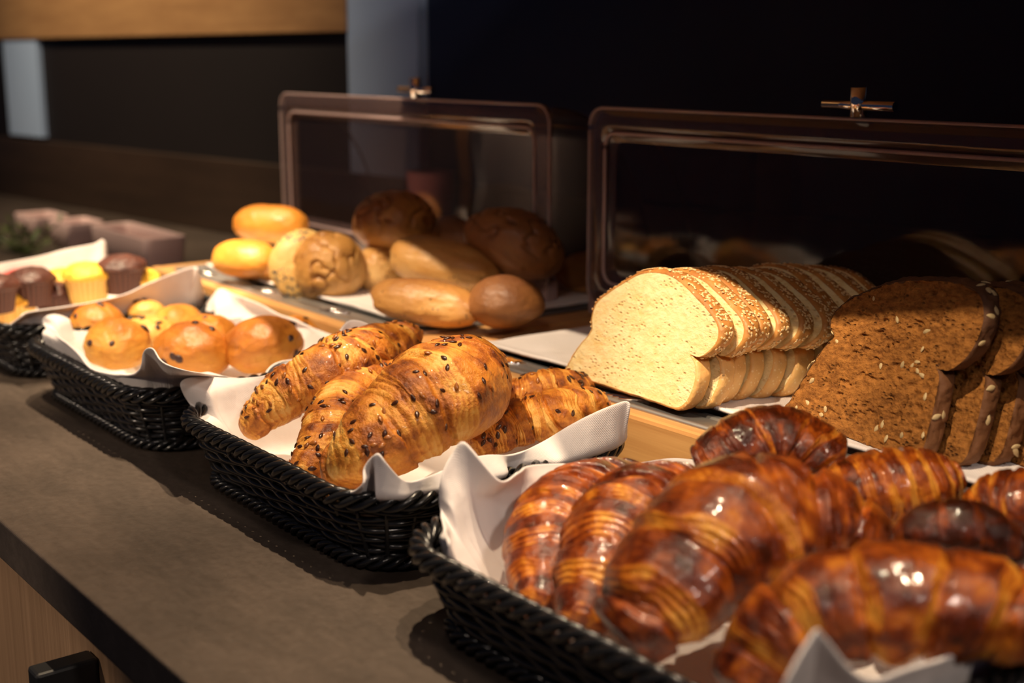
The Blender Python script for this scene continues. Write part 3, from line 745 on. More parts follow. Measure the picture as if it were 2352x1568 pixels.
# ------------------------------------------------------------------ buns and rolls
def bun(cpx, z, axes, R3, seed, mat, name, label, cat, group, lump=0.06, crack=0.0, squash=0.75, topbake=0.5, nu=90, nv=120, sup=2.0):
    c = PZ(cpx[0], cpx[1], z); th = np.linspace(0.0, PI, nu)[:, None]; ph = (np.arange(nv) / nv * 2 * PI)[None, :]
    D = np.stack([np.sin(th) * np.cos(ph), np.sin(th) * np.sin(ph), np.cos(th) + 0 * ph], -1)
    if sup != 2.0:
        D2 = D / (np.abs(D[..., 0:1]) ** sup + (np.abs(D[..., 1:2]) ** 2 + np.abs(D[..., 2:3]) ** 2) ** (sup / 2)) ** (1 / sup)
    else: D2 = D
    n = fbm(D * 1.6 + seed * 5.3, seed, 3); r = 1 + lump * n
    cr = 0
    if crack:
        q = fbm(D * 1.9 + seed, seed + 4, 3); cr = np.exp(-(q / 0.07) ** 2) * sstep(-0.1, 0.5, D[..., 2] + 0.3 * n); r = r - crack * cr + crack * 0.3 * sstep(0.0, 0.5, q) * fbm(D * 6, seed + 6, 3)
    X = D2 * r[..., None] * np.array(R3)
    X[..., 2] = np.where(X[..., 2] < 0, X[..., 2] * squash, X[..., 2])
    yaw, pitch, roll = axes
    Rm = np.array((Matrix.Rotation(yaw, 3, 'Z') @ Matrix.Rotation(pitch, 3, 'Y') @ Matrix.Rotation(roll, 3, 'X')))
    V = X.reshape(-1, 3) @ Rm.T + c
    bake = (topbake + 0.45 * D[..., 2] * 0.6 + 0.25 * n + (0.3 * cr if crack else 0)).ravel()
    o, o0 = finish_pastry(name, V, grid_faces(nu, nv, wrap_v=True), bake, None, mat, label, cat, group)
    return o, o0


G2 = 'raisin buns in the second basket'


def rbun(px, py, z, r, seed, label, nr=5, bake=0.5, **kw):
    o, o0 = bun((px, py), z, (seed * 1.3, 0.15 * math.sin(seed), 0.2 * math.cos(seed * 2)), (r * 1.11, r * 1.08, r * 0.88), seed, M['raisin_bun'], 'raisin_bun', label, 'bun', G2, topbake=bake, lump=0.10, **kw)
    rng = random.Random(seed); me = o.data; n = len(me.vertices); co = np.zeros(n * 3, np.float32); no = np.zeros(n * 3, np.float32)
    me.vertices.foreach_get('co', co); me.vertices.foreach_get('normal', no); co = co.reshape(-1, 3); no = no.reshape(-1, 3)
    toc = np.array(CAM) - (co + o0); toc /= np.linalg.norm(toc, axis=1)[:, None]; ok = np.where(((no * toc).sum(1) > 0.2) & (co[:, 2] > 0.3 * co[:, 2].max()))[0]
    for _ in range(nr):
        i = ok[rng.randrange(len(ok))]; place_on(o, RAI, 'raisin', co[i], no[i], rng, 0.0, scale=rng.uniform(0.7, 1.3))
    return o


RAI = seed_mesh('raisin', 0.0080, 0.0058, 0.0035, M['raisin'])
rbun(225, 748, .045, .0230, 31, 'raisin bun at the back left, half reddish, half pale', 3, 0.45)
rbun(335, 722, .048, .0165, 32, 'small pale raisin bun at the very back of its basket', 2, 0.1)
rbun(272, 795, .048, .0255, 33, 'golden raisin bun at the front left of its basket', 3, 0.35)
rbun(340, 775, .040, .0215, 34, 'pale lumpy raisin bun with several dark raisins, squeezed between golden ones', 6, 0.05)
rbun(410, 745, .042, .0205, 35, 'smooth golden raisin bun behind the two large brown ones', 1, 0.35)
rbun(478, 778, .044, .0240, 36, 'brown raisin bun leaning behind the large front one', 3, 0.6)
rbun(440, 812, .047, .0285, 37, 'large brown raisin bun at the front middle above the napkin edge', 6, 0.6)
rbun(605, 798, .050, .0300, 38, 'biggest smooth orange-brown raisin bun at the right of its basket', 2, 0.62)
rbun(680, 770, .042, .0200, 39, 'raisin bun peeking out right behind the biggest bun', 4, 0.45)

G5 = 'bread rolls in the left covered tray'
RX = 0.0
bun((622, 520), .100, (0.55, 0.02, 0), (.0430, .0235, .0235), 41, M['milk_roll'], 'bread_roll', 'shiny golden milk roll on top at the far left of the rolls', 'bread roll', G5, topbake=.5, sup=2.6)
bun((565, 600), .078, (0.45, 0.02, 0), (.0365, .0235, .0225), 42, M['milk_roll'], 'bread_roll', 'shiny golden milk roll lying under the upper milk roll', 'bread roll', G5, topbake=.5, sup=2.5)
bun((700, 612), .082, (-0.35, 1.25, 0), (.0360, .0340, .0180), 43, M['poppy_roll'], 'bread_roll', 'pale roll covered in poppy seeds, mostly behind the round cracked roll', 'bread roll', G5, topbake=.3)
bun((757, 615), .083, (0.2, 0.2, 0.9), (.0350, .0350, .0340), 44, M['crusty_roll'], 'bread_roll', 'round cracked roll standing on edge in front of the poppy roll', 'bread roll', G5, crack=0.10, squash=1.0, topbake=.35)
bun((905, 515), .120, (0.4, 0, 0.1), (.0410, .0400, .0330), 45, M['crusty_roll'], 'bread_roll', 'big dark ribbed round roll topmost behind the clear cover', 'bread roll', G5, crack=0.10, topbake=.75)
bun((868, 625), .075, (1.2, 0.6, 0.1), (.0260, .0300, .0290), 46, M['wheat_roll'], 'bread_roll', 'oat-dusted roll squeezed between the round cracked roll and the oval ones', 'bread roll', G5, topbake=.3, crack=.04)
bun((1020, 612), .092, (0.50, 0.14, 0.1), (.0540, .0270, .0245), 47, M['wheat_roll'], 'bread_roll', 'long oval grain roll on top, slanting down to the right', 'bread roll', G5, topbake=.35, sup=2.5, lump=.08)
bun((978, 702), .074, (0.45, 0.06, 0), (.0500, .0230, .0215), 48, M['wheat_roll'], 'bread_roll', 'long oval grain roll lowest at the front, touching the cloth', 'bread roll', G5, topbake=.5, sup=2.5, lump=.09)
bun((1180, 565), .110, (0.6, 0.35, 0), (.0500, .0360, .0340), 49, M['brown_roll'], 'bread_roll', 'large rugged brown roll at the right, seen through the cover', 'bread roll', G5, topbake=.5, crack=.08)
bun((1060, 560), .095, (0.6, 0.1, 0), (.0480, .0300, .0280), 50, M['brown_roll'], 'bread_roll', 'brown roll behind the long oval grain roll', 'bread roll', G5, topbake=.6)
bun((1160, 700), .078, (0.6, 0.0, 0), (.0330, .0300, .0250), 51, M['brown_roll'], 'bread_roll', 'dim brown roll at the bottom right, below the rugged one', 'bread roll', G5, topbake=.6)
o51, _ = bun((1372, 632), .075, (0.6, 0.0, 0), (.0420, .0260, .0240), 52, M['wheat_roll'], 'bread_roll', 'faint roll in the dark between the two covers', 'bread roll', None, topbake=.5)


# ------------------------------------------------------------------ muffins
def muffin(px, py, z, r, kind, seed, label, group):
    c = PZ(px, py, z); root = empty('muffin', c); tag(root, label, 'muffin', group); nv = 96
    v = (np.arange(nv) / nv * 2 * PI)[None, :]; prof = [(0.0, 0.0), (0.70, 0.0), (0.76, 0.02), (0.86, 0.55), (0.97, 1.10), (0.99, 1.16), (0.955, 1.14), (0.90, 1.0)]
    pr = catmull(np.array([(a, 0, b) for a, b in prof]), 40); rr = pr[:, 0][:, None] * r; zz = pr[:, 2][:, None] * r
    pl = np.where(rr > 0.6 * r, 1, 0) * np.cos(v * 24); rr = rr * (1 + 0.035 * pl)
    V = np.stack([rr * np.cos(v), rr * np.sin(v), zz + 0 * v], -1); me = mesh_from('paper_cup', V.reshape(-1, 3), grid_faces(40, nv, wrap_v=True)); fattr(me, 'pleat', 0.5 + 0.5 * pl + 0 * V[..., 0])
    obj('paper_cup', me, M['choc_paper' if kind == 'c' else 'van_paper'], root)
    th = np.linspace(0, PI, 50)[:, None]; D = np.stack([np.sin(th) * np.cos(v), np.sin(th) * np.sin(v), np.cos(th) + 0 * v], -1)
    q = 1 + 0.09 * fbm(D * 2.4 + seed, seed, 4); X = D * q[..., None] * r * np.array([1.13, 1.13, 0.62]); X[..., 2] = np.where(X[..., 2] < 0, X[..., 2] * 0.35, X[..., 2]) + 1.17 * r
    me = mesh_from('muffin_top', X.reshape(-1, 3), grid_faces(50, nv, wrap_v=True)); fattr(me, 'bake', (0.5 + 0.5 * fbm(D * 3, seed + 2, 2)))
    obj('muffin_top', me, M['choc' if kind == 'c' else 'vanilla'], root); return root


GC, GV = 'chocolate muffins in the far basket', 'yellow muffins in the far basket'
muffin(76, 700, .045, .0208, 'c', 61, 'chocolate muffin standing upright at the front left, red smear behind it', GC)
muffin(205, 692, .045, .0220, 'v', 62, 'yellow muffin in a pale pleated cup between the two upright chocolate ones', GV)
muffin(284, 672, .052, .0215, 'c', 63, 'chocolate muffin at the back right beside the wooden tray', GC)
muffin(-8, 716, .045, .0205, 'c', 64, 'chocolate muffin cut off by the left picture edge', GC)
muffin(40, 745, .026, .0200, 'v', 65, 'yellow muffin lowest at the left behind the front napkin', GV)
muffin(150, 696, .036, .0200, 'v', 66, 'yellow muffin glimpsed behind the upright chocolate one at left', GV)
muffin(322, 692, .040, .0190, 'v', 67, 'yellow muffin half hidden behind the rising napkin edge at right', GV)
muffin(0, 742, .030, .0200, 'v', 69, 'yellow muffin at the left picture edge, next to the lowest one', GV)
muffin(128, 724, .030, .0190, 'c', 68, 'chocolate muffin sunk low between the yellow ones', GC)
c = PX(45, 640, B1['x0'] + 0.014); k = MB()
th = np.linspace(0, PI, 20)[:, None]; ph = (np.arange(28) / 28 * 2 * PI)[None, :]
V = np.stack([0.010 * np.sin(th) * np.cos(ph), 0.022 * np.sin(th) * np.sin(ph), 0.011 * np.cos(th) + 0 * ph], -1)
o = obj('iced_cake', mesh_from('iced_cake', V.reshape(-1, 3), grid_faces(20, 28, wrap_v=True)), M['red'], None, c); tag(o, 'small red-iced cake behind the left chocolate muffin', 'cake')


# ------------------------------------------------------------------ trays
TZ = 0.053


def tray(x0, x1, y0, y1, label, seed):
    org = np.array([(x0 + x1) / 2, (y0 + y1) / 2, 0]); root = empty('serving_tray', org); tag(root, label, 'tray', 'wooden roll-top serving trays')
    w = 0.013

    def part(name, dims, mat, bev=0.002): return bx(name, dims, mat, root, org, bev)
    part('front_rail', (x0, x1, y0, y0 + w, 0, TZ), M['tray_wood'], 0.003)
    part('back_rail', (x0, x1, y1 - w, y1, 0, TZ), M['tray_wood'], 0.003)
    part('side_rail', (x0, x0 + 0.036, y0 + w, y1 - w, 0, TZ - 0.0005), M['tray_wood'])
    part('side_rail', (x1 - 0.036, x1, y0 + w, y1 - w, 0, TZ - 0.0005), M['tray_wood'])
    # steel pan: flat lip, then a groove and a shallow well
    a0, a1, b0, b1 = x0 + 0.030, x1 - 0.030, y0 + 0.010, y1 - 0.012
    prof = [(0, 0.0000), (0.0, 0.0016), (0.004, 0.0022), (0.016, 0.0022), (0.0175, 0.0006), (0.019, 0.0006), (0.0205, 0.0022), (0.026, 0.0018), (0.031, -0.010), (0.040, -0.012)]
    n = 400; rows = []
    for ins, dz in prof:
        p, nn = rrect((a0 + a1) / 2, (b0 + b1) / 2, (a1 - a0) / 2 - ins, (b1 - b0) / 2 - ins, max(0.004, 0.014 - ins * 0.2), n); rows.append(np.column_stack([p, np.full(n, TZ + dz)]))
    V = np.array(rows).reshape(-1, 3) - org; f = grid_faces(len(prof), n, wrap_v=True); f.append(tuple((len(prof) - 1) * n + i for i in range(n)))
    o = obj('steel_pan', mesh_from('steel_pan', V, f), M['steel'], root)
    for xx in np.arange(a0 + 0.05, a1 - 0.05, 0.135):
        for s in (0, 0.006, 0.012):
            q = MB(); q.tube(np.array([[xx + s, b0 + 0.004 + 0.002 * s, TZ + 0.0026], [xx + 0.018 + s, b0 + 0.018, TZ + 0.0026]]) - org, 0.0011, 6); q.build('pan_ridge', M['chrome'], root)
    return dict(x0=a0, x1=a1, y0=b0, y1=b1)


T1 = tray(-1.374, -0.856, 0.566, 0.895, 'wooden serving tray with steel pan under the bread rolls', 1)
T2 = tray(-0.852, -0.330, 0.566, 0.895, 'wooden serving tray with steel pan under the sliced loaves', 2)


def tray_cloth(x0, x1, y0, y1, z, label, seed, edge_pts=None):
    nu, nv = 200, 110; u = np.linspace(0, 1, nu)[:, None]; v = np.linspace(0, 1, nv)[None, :]
    X = x0 + (x1 - x0) * u + 0 * v; Y = y0 + (y1 - y0) * v + 0 * u
    nz = fbm(np.stack([X * 14, Y * 14, 0 * X + seed], -1), seed, 3)
    Y = Y + 0.004 * fbm(np.stack([X * 18, 0 * X, 0 * X + seed], -1), seed + 2, 2) * (1 - v)
    Z = z + 0.0022 * np.abs(nz) + 0.0016 * np.exp(-(v / 0.03) ** 2)
    V = np.stack([X, Y, Z], -1); o0 = np.array([(x0 + x1) / 2, (y0 + y1) / 2, z]); me = mesh_from('tray_cloth', V.reshape(-1, 3) - o0, grid_faces(nu, nv))
    uvl = me.uv_layers.new(name='UVMap'); li = np.zeros(len(me.loops), np.int32); me.loops.foreach_get('vertex_index', li)
    uvl.data.foreach_set('uv', np.stack([X, Y], -1).reshape(-1, 2)[li].ravel().astype(np.float32))
    o = obj('tray_cloth', me, M['cloth'], None, o0); k = o.modifiers.new('thickness', 'SOLIDIFY'); k.thickness = 0.0025; k.offset = 1
    return tag(o, label, 'cloth', 'white cloths spread in the serving trays')


tray_cloth(T1['x0'] + 0.035, T1['x1'] - 0.008, T1['y0'] + 0.026, T1['y1'] - 0.03, TZ + 0.0035, 'white cloth spread beneath the bread rolls', 5)
tray_cloth(T2['x0'] + 0.016, T2['x1'] - 0.006, T2['y0'] + 0.024, T2['y1'] - 0.03, TZ + 0.0035, 'white cloth spread beneath the white and the dark sliced bread', 6)
CZ = TZ + 0.0065


# ------------------------------------------------------------------ sliced bread
def slice_parts(outline, thick, lean, seed, nr=84, pore=0.0, crust_t=0.0022, seeds_name=None):
    """outline: 2D points (x, h) in the slice's own plane; returns crumb and crust meshes, base line at h=0, facing -Y"""
    O = catmull(np.array([(a, 0, h) for a, h in outline]), 260, True)[:, [0, 2]]; c = np.array([np.mean(O[:, 0]), (O[:, 1].max() + O[:, 1].min()) * 0.47])
    O = O + (O - c) * (0.010 * fbm(np.column_stack([O * 60, np.full(len(O), seed)]), seed, 2))[:, None]
    n = len(O); s = (np.linspace(0, 1, nr) ** 0.85)[:, None, None]; In = c + (O - c) * (1 - crust_t / 0.06)
    Gd = c + (In - c)[None] * s; yy = np.zeros(Gd.shape[:2])
    if pore > 0.001:
        q = np.stack([Gd[..., 0] * 170, Gd[..., 1] * 260, np.zeros(Gd.shape[:2])], -1)
        h = fbm(q, seed + 3, 2); hole = sstep(0.18, 0.5, h); yy = pore * hole + 0.0006 * fbm(q * 2, seed + 4, 2)
    front = np.stack([Gd[..., 0], yy, Gd[..., 1]], -1); back = np.stack([Gd[..., 0], thick - yy, Gd[..., 1]], -1)
    V = np.vstack([front.reshape(-1, 3), back.reshape(-1, 3)]); f = [tuple(reversed(q)) for q in grid_faces(nr, n, wrap_v=True)] + grid_faces(nr, n, wrap_v=True, off=nr * n)
    # crust: a rounded band round the edge
    k = 9; rows = []
    for i in range(k):
        t = i / (k - 1); off = 0.0009 * math.sin(PI * t); yv = thick * t
        P = O + (O - c) / (np.linalg.norm(O - c, axis=1)[:, None]) * (off - (0.0009 if i in (0, k - 1) else 0)); bumps = (0.0007 if pore < 0.001 else 0.0022) * fbm(np.column_stack([O * 220, np.full(n, yv * 220)]), seed + 7, 3)
        P = P + (O - c) / (np.linalg.norm(O - c, axis=1)[:, None]) * bumps[:, None]; rows.append(np.column_stack([P[:, 0], np.full(n, yv), P[:, 1]]))
    rows = [np.column_stack([In[:, 0], np.full(n, -0.0002), In[:, 1]])] + rows + [np.column_stack([In[:, 0], np.full(n, thick + 0.0002), In[:, 1]])]
    Cv = np.array(rows); bake = 0.25 + 0.55 * sstep(0.35, 0.8, (Cv[..., 2] / O[:, 1].max())) + 0.2 * fbm(Cv * 60, seed, 2)
    a = math.sin(lean); b = math.cos(lean)

    def tilt(P):
        P = P.reshape(-1, 3).copy(); y, z = P[:, 1].copy(), P[:, 2].copy(); P[:, 1] = y * b + z * a; P[:, 2] = z * b - y * a * 0 + 0.0; return P
    cm = mesh_from('crumb', tilt(V), f); km = mesh_from('crust', tilt(Cv), grid_faces(k + 2, n, wrap_v=True)); fattr(km, 'bake', bake)
    return cm, km, O


def outline_from(pts, x0, y0, z0, lean, yaw=0.0):
    """photo outline -> coordinates in the leaning plane of the front slice"""
    ax = np.array([math.cos(yaw), math.sin(yaw), 0]); hv = np.array([-math.sin(yaw) * math.sin(lean), math.cos(yaw) * math.sin(lean), math.cos(lean)]); n = np.cross(ax, hv); out = []
    for p in pts:
        w = PN(p[0], p[1], (x0, y0, z0), n) - np.array([x0, y0, z0]); out.append((float(w @ ax), float(w @ hv)))
    return out


def Z4(a, b): return (1150 + a * 1202 / 2352, 550 + b * 800 / 1565)


LEAN = math.radians(17)
wb = PZ(*Z4(285, 605), CZ); we = PZ(*Z4(800, 770), CZ); wyaw = math.atan2(we[1] - wb[1], we[0] - wb[0])
wpts = [Z4(*q) for q in [(283, 600), (300, 555), (345, 480), (400, 410), (402, 350), (425, 280), (490, 225), (560, 180), (640, 140), (720, 138), (800, 172), (860, 225), (930, 295), (985, 375), (990, 440), (960, 490), (905, 530), (860, 520), (880, 560), (885, 620), (865, 690), (835, 745), (790, 768), (700, 745), (560, 695), (420, 645), (330, 615)]]
WO = outline_from(wpts, *wb, LEAN, wyaw); WO = [(a, max(h, 0.0)) for a, h in WO]
SESAME = seed_mesh('sesame', 0.0026, 0.0017, 0.0009, M['sesame'])


def slices(outline, count, thick, base, yaw, lean, mats, seed, name, labels, group, shift, pore, seedf, sink=0.02, variants=3):
    protos = []
    for k in range(variants):
        cm, km, O = slice_parts(outline, thick, lean, seed + k, crust_t=0.0022 if pore < 0.001 else 0.0009, pore=pore if k == 0 else pore * 0.8); cm.materials.append(mats[0]); km.materials.append(mats[1]); protos.append((cm, km, O))
    rng = random.Random(seed); out = []; ax = np.array([math.cos(yaw), math.sin(yaw), 0]); fw = np.array([-math.sin(yaw), math.cos(yaw), 0])
    for i in range(count):
        cm, km, O = protos[i % variants]; dx, dy = shift(i); p = np.array(base) + ax * dx + fw * dy
        root = empty(name, p); root.rotation_euler = (-sink * i, 0, yaw + (rng.uniform(-0.008, 0.008) if i else 0)); tag(root, labels[i], 'bread slice', group)
        if i: root.scale = (rng.uniform(0.985, 1.01), 1, rng.uniform(0.985, 1.01))
        a = bpy.data.objects.new('crumb', cm); COL.objects.link(a); a.parent = root
        c = bpy.data.objects.new('crust', km); COL.objects.link(c); c.parent = root
        if seedf: seedf(i, root, c, O, rng)
        out.append(root)
    return out


ORD = ['frontmost', 'second', 'third', 'fourth', 'fifth', 'sixth', 'seventh', 'eighth', 'ninth', 'tenth']


def crust_points(O, thick, lean, rng, hmin, n):
    c = np.array([np.mean(O[:, 0]), O[:, 1].max() * 0.47]); res = []
    ok = [i for i in range(len(O)) if O[i, 1] > hmin]
    for _ in range(n):
        i = ok[rng.randrange(len(ok))]; t = rng.uniform(0.1, 0.9) * thick; o = O[i]; t2 = O[(i + 1) % len(O)] - O[i - 1]; nn = np.array([t2[1], -t2[0]]); nn /= np.linalg.norm(nn)
        if nn @ (o - c) < 0: nn = -nn
        y = t * math.cos(lean) + o[1] * math.sin(lean); res.append(((o[0] + nn[0] * 0.0008, y, o[1] * math.cos(lean) + nn[1] * 0.0008), (nn[0], 0, nn[1])))
    return res


SW = MB(); vv = np.zeros(len(SESAME.vertices) * 3, np.float32); SESAME.vertices.foreach_get('co', vv); vv = vv.reshape(-1, 3); ff = [tuple(p.vertices) for p in SESAME.polygons]


def sesame_coat(i, root, crust, O, rng):
    b = MB()
    for p, nn in crust_points(O, 0.0105, LEAN, rng, 0.035, 230):
        q = np.array((Vector(nn).to_track_quat('Z', 'X') @ Matrix.Rotation(rng.uniform(0, 6.28), 3, 'Z').to_quaternion()).to_matrix()); b.add(vv @ q.T + np.array(p), ff)
    o = b.build('sesame_seeds', M['sesame'], crust); o['kind'] = 'stuff'


WS_STEP = 0.0150


def wshift(i): return (0.004 * math.sin(i * 1.7) + 0.0012 * i, i * WS_STEP)


wl = ['frontmost pale slice of the white loaf, its whole crumb face in view'] + ['%s slice of the white loaf counted from its bright front slice' % ORD[i] for i in range(1, 9)] + ['rearmost slice of the white loaf, deepest under the cover']
slices(WO, 10, 0.0125, wb, wyaw, LEAN, (M['white_crumb'], M['white_crust']), 70, 'bread_slice', wl, 'slices of the white sesame loaf', wshift, 0.0003, sesame_coat, 0.030)

DLEAN = math.radians(24)
db = PZ(1800, 950, CZ); de = PZ(2080, 1062, CZ); dyaw = math.atan2(de[1] - db[1], de[0] - db[0])
dpts = [Z4(*q) for q in [(1275, 790), (1300, 720), (1360, 620), (1440, 500), (1495, 430), (1478, 390), (1500, 320), (1560, 270), (1680, 215), (1820, 180), (1960, 178), (2080, 195), (2160, 250), (2180, 350), (2150, 450), (2090, 540), (2010, 590), (1960, 560), (1975, 620), (1960, 720), (1930, 850), (1895, 960), (1840, 1000), (1700, 950), (1500, 870)]]
DO = outline_from(dpts, *db, DLEAN, dyaw); DO = [(a, max(h, 0.0)) for a, h in DO]


def rye_seeds(i, root, crust, O, rng):
    for p, nn in crust_points(O, 0.012, DLEAN, rng, 0.0, 24 if i < 4 else 12):
        place_on(crust, SUNS, 'seed', p, nn, rng, 0.0002, 0.3, rng.uniform(0.65, 0.9))
    if i == 0:
        c = np.array([np.mean(O[:, 0]), O[:, 1].max() * 0.47])
        for _ in range(22):
            o = c + (O[rng.randrange(len(O))] - c) * math.sqrt(rng.random()) * 0.92
            place_on(root, SUNS, 'seed', (o[0], o[1] * math.sin(DLEAN) + 0.0001, o[1] * math.cos(DLEAN)), (0, -1, 0.3), rng, 0.0, 0.35, rng.uniform(0.5, 0.75))


def dshift(i): return (0.013 * i + 0.004 * math.sin(i * 2.1), i * 0.0175)


dl = ['frontmost slice of the dark grain loaf, porous face half in shadow'] + ['%s slice of the dark grain loaf counted from its front slice' % ORD[i] for i in range(1, 7)]
slices(DO, 7, 0.0125, db, dyaw, DLEAN, (M['rye_crumb'], M['rye_crust']), 90, 'bread_slice', dl, 'slices of the dark grain loaf', dshift, 0.0014, rye_seeds)


# ------------------------------------------------------------------ roll-top covers, rolled open
def cover(x0, x1, y, z0, z1, depth, hx, label):
    org = np.array([(x0 + x1) / 2, y, z0]); root = empty('tray_cover', org); tag(root, label, 'cover', 'smoked clear roll-top covers')

    def xz_ring(ins, yv, n=240, r=0.016):
        p, _ = rrect((x0 + x1) / 2, (z0 + z1) / 2, (x1 - x0) / 2 - ins, (z1 - z0) / 2 - ins, max(0.004, r - ins * 0.2), n); return np.column_stack([p[:, 0], np.full(n, yv), p[:, 1]])
    # front panel pressed from one sheet: flange, ridge, recessed field
    prof = [(0.0, 0.004), (0.0, 0.0), (0.010, 0.0), (0.014, -0.002), (0.018, 0.0), (0.024, 0.005), (0.029, 0.006)]
    V = np.array([xz_ring(a, y + b) for a, b in prof]); f = grid_faces(len(prof), 240, wrap_v=True)
    me = mesh_from('frame', V.reshape(-1, 3) - org, f); o = obj('frame', me, M['acrylic_edge'], root)
    last = xz_ring(0.029, y + 0.006); obj('front_panel', mesh_from('front_panel', last - org, [tuple(range(239, -1, -1))], False), M['acrylic'], root)
    b = MB(); b.tube(xz_ring(0.0215, y + 0.0005) - org, 0.0016, 8, True); b.tube(xz_ring(0.001, y + 0.001) - org, 0.0014, 8, True); b.build('ridge', M['ridge'], root)
    # curved back shell
    n = 40; H = z1 - z0 - 0.006; arc = np.array([(y + 0.006 + depth * math.sin(t) ** 1.0, z0 + 0.002 + H * math.cos(t)) for t in np.linspace(0, PI / 2, n)])
    V = np.array([[(xx, a[0], a[1]) for xx in (x0 + 0.003, x1 - 0.003)] for a in arc]); obj('curved_shell', mesh_from('curved_shell', V.reshape(-1, 3) - org, grid_faces(n, 2)), M['acrylic'], root)
    for xx in (x0 + 0.003, x1 - 0.003):
        P = [(xx, y + 0.006, z0 + 0.002)] + [(xx, a[0], a[1]) for a in arc]
        o = obj('side_panel', mesh_from('side_panel', np.array(P) - org, [tuple(range(len(P)))], False), M['acrylic'], root)
        b = MB(); b.tube(np.array([(xx, a[0], a[1]) for a in arc]) - org, 0.0012, 6); b.build('side_rim', M['acrylic_edge'], o)
    for xx in (x0 + 0.008, x1 - 0.008):
        b = MB(); b.box(xx - 0.006, xx + 0.006, y + 0.001, y + 0.012, z0 - 0.008, z0 + 0.012); v = np.concatenate(b.v) - org; o = obj('hinge_foot', mesh_from('hinge_foot', v, b.f, False), M['ridge'], root)
    # T-shaped chrome handle
    b = MB(); b.tube(np.array([(hx, y, z1 + 0.001), (hx, y - 0.001, z1 + 0.021)]) - org, 0.0056, 28); h = b.build('handle', M['chrome'], root); h['label'] = 'chrome T-shaped handle'
    for pl in h.data.polygons: pl.use_smooth = len(pl.vertices) == 4
    b = MB(); b.tube(np.array([(hx - 0.030, y, z1 + 0.0085), (hx + 0.030, y, z1 + 0.0085)]) - org, 0.0034, 24); h2 = b.build('handle_bar', M['chrome'], h)
    for pl in h2.data.polygons: pl.use_smooth = len(pl.vertices) == 4
    return root


YC = 0.755
a = PY(640, 212, YC); bq = PY(1262, 240, YC); zt = float((a[2] + bq[2]) / 2)
cover(float(a[0]), float(bq[0]), YC, 0.066, zt, 0.125, float(PY(955, 215, YC)[0]), 'smoked clear cover rolled open over the bread rolls, left of the two')
c2 = PY(1352, 243, YC)
cover(float(c2[0]), float(c2[0]) + 0.505, YC, 0.066, zt, 0.125, float(PY(1972, 250, YC)[0]), 'smoked clear cover rolled open over the sliced loaves, right of the two')

# ------------------------------------------------------------------ things at the back left
GP = 'pale containers at the back of the counter'
for (px0, px1, py, lab) in [(30, 72, 490, 'pale greyish container at the far left end of the back row'), (108, 150, 505, 'pale pinkish container in the middle of the back row'), (205, 330, 520, 'pale pink container at the right end of the back row, by the tray')]:
    yy = 0.66 + 0 * px0; p0 = PY(px0, py, yy); p1 = PY(px1, py + 0.2 * (px1 - px0), yy); o0 = np.array([(p0[0] + p1[0]) / 2, yy + 0.03, 0]); zt2 = float(max(0.02, (p0[2] + p1[2]) / 2))
    hx_, hy_ = abs(p1[0] - p0[0]) / 2, 0.03; rows = []
    for ins, z in [(0.006, 0.0), (0.004, 0.002), (0.0, zt2 - 0.001), (0.0005, zt2), (0.0025, zt2), (0.005, zt2 - 0.004), (0.008, 0.004)]:
        p, _ = rrect(0, 0, hx_ - ins, hy_ - ins, 0.008, 120); rows.append(np.column_stack([p, np.full(120, z)]))
    f = grid_faces(len(rows), 120, wrap_v=True); f += [tuple(range(119, -1, -1)), tuple((len(rows) - 1) * 120 + i for i in range(120))]
    o = obj('porcelain_container', mesh_from('porcelain_container', np.array(rows).reshape(-1, 3), f), M['pale'], None, o0); tag(o, lab, 'container', GP)

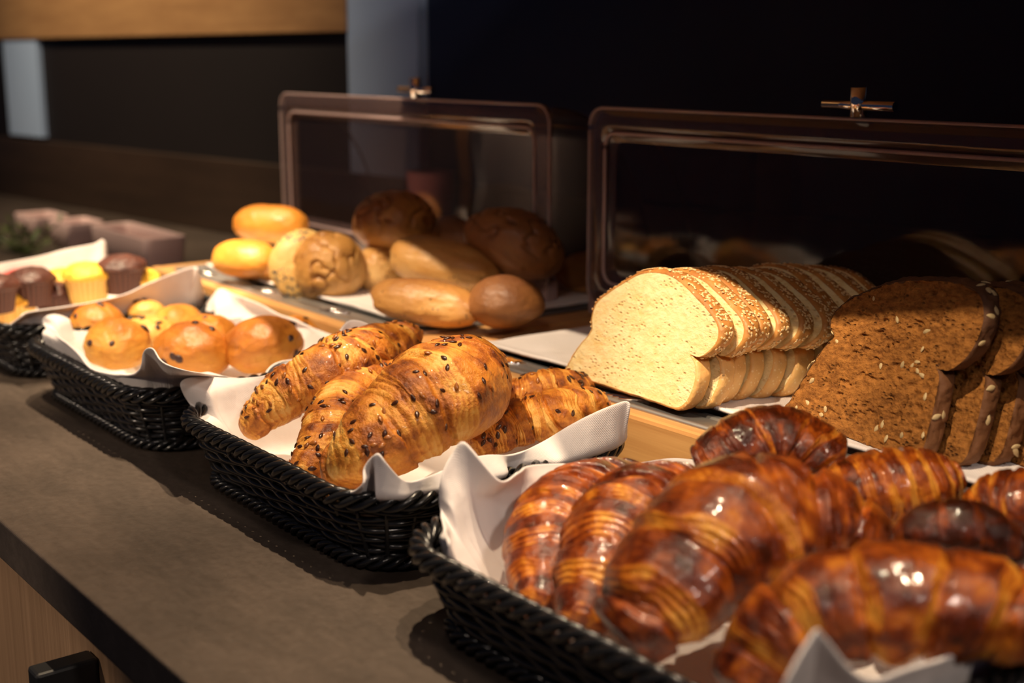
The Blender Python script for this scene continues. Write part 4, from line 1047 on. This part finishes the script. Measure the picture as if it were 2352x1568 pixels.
# green herb sprigs at the far left
p0 = PY(20, 590, 0.58); b = MB(); rng = random.Random(5)
for _ in range(60):
    c = np.array([rng.gauss(0, 0.03), rng.gauss(0, 0.02), abs(rng.gauss(0.02, 0.012))]); d = np.array([rng.uniform(-1, 1), rng.uniform(-1, 1), rng.uniform(0.1, 1)]); d /= np.linalg.norm(d); s = np.cross(d, [0, 0, 1.0]); s /= np.linalg.norm(s) + 1e-9
    b.add([c, c + d * 0.008 + s * 0.004, c + d * 0.018, c + d * 0.008 - s * 0.004, c + d * 0.008 + np.array([0, 0, 0.001])], [(0, 1, 4), (1, 2, 4), (2, 3, 4), (3, 0, 4)])
    b.tube(np.array([[0, 0, 0], c * 0.5 + np.array([0, 0, 0.001]), c]), 0.0006, 4)
o = b.build('herb_bunch', M['leaf']); o.location = (float(p0[0]), 0.60, 0.0); tag(o, 'small bunch of green herbs at the far left behind the muffins', 'herbs')

# cup shape added for the pinkish reflection in the left cover
p0 = PY(990, 430, 0.93); rows = []
for r_, z in [(0.0, 0), (0.016, 0), (0.018, 0.003), (0.024, 0.045), (0.026, 0.055), (0.0245, 0.055), (0.022, 0.045), (0.016, 0.006), (0.0, 0.005)]:
    a = np.arange(48) / 48 * 2 * PI; rows.append(np.column_stack([r_ * np.cos(a), r_ * np.sin(a), np.full(48, z)]))
o = obj('reflection_cup', mesh_from('reflection_cup', np.array(rows).reshape(-1, 3), grid_faces(len(rows), 48, wrap_v=True)), M['pink'], None, (p0[0], 0.93, 0.0)); o.scale = (1.2, 1.2, (p0[2] + 0.02) / 0.055)
tag(o, 'pinkish cup shape standing in for a reflection in the left cover', 'cup')

# crumbs lying on the napkin edge and counter
rng = random.Random(77)
b = MB()
for (px, py, xx) in [(1240, 1100, 0), (1262, 1090, 0), (1300, 1070, 0), (1330, 1085, 0), (1345, 1078, 0), (1065, 1155, 0), (1070, 1205, 0), (1545, 1068, 0.008), (1250, 1120, 0)]:
    p = PX(px, py, B4['x0'] + 0.006 + xx)
    for _ in range(3):
        c = p + np.array([0.004, rng.uniform(-0.003, 0.003), rng.uniform(-0.002, 0.002)]); th = rng.uniform(0.0004, 0.001)
        b.add([c + th * np.array([rng.uniform(-1, 1) for _ in range(3)]) * 1.5 for _ in range(4)], [(0, 1, 2), (0, 2, 3), (0, 3, 1), (1, 3, 2)])
m = plain('pastry_crumb', (0.62, 0.30, 0.07), 0.6)
o = b.build('pastry_crumbs', m, smooth=False); tag(o, 'orange pastry crumbs stuck to the pointed napkin', 'crumbs', kind='stuff')
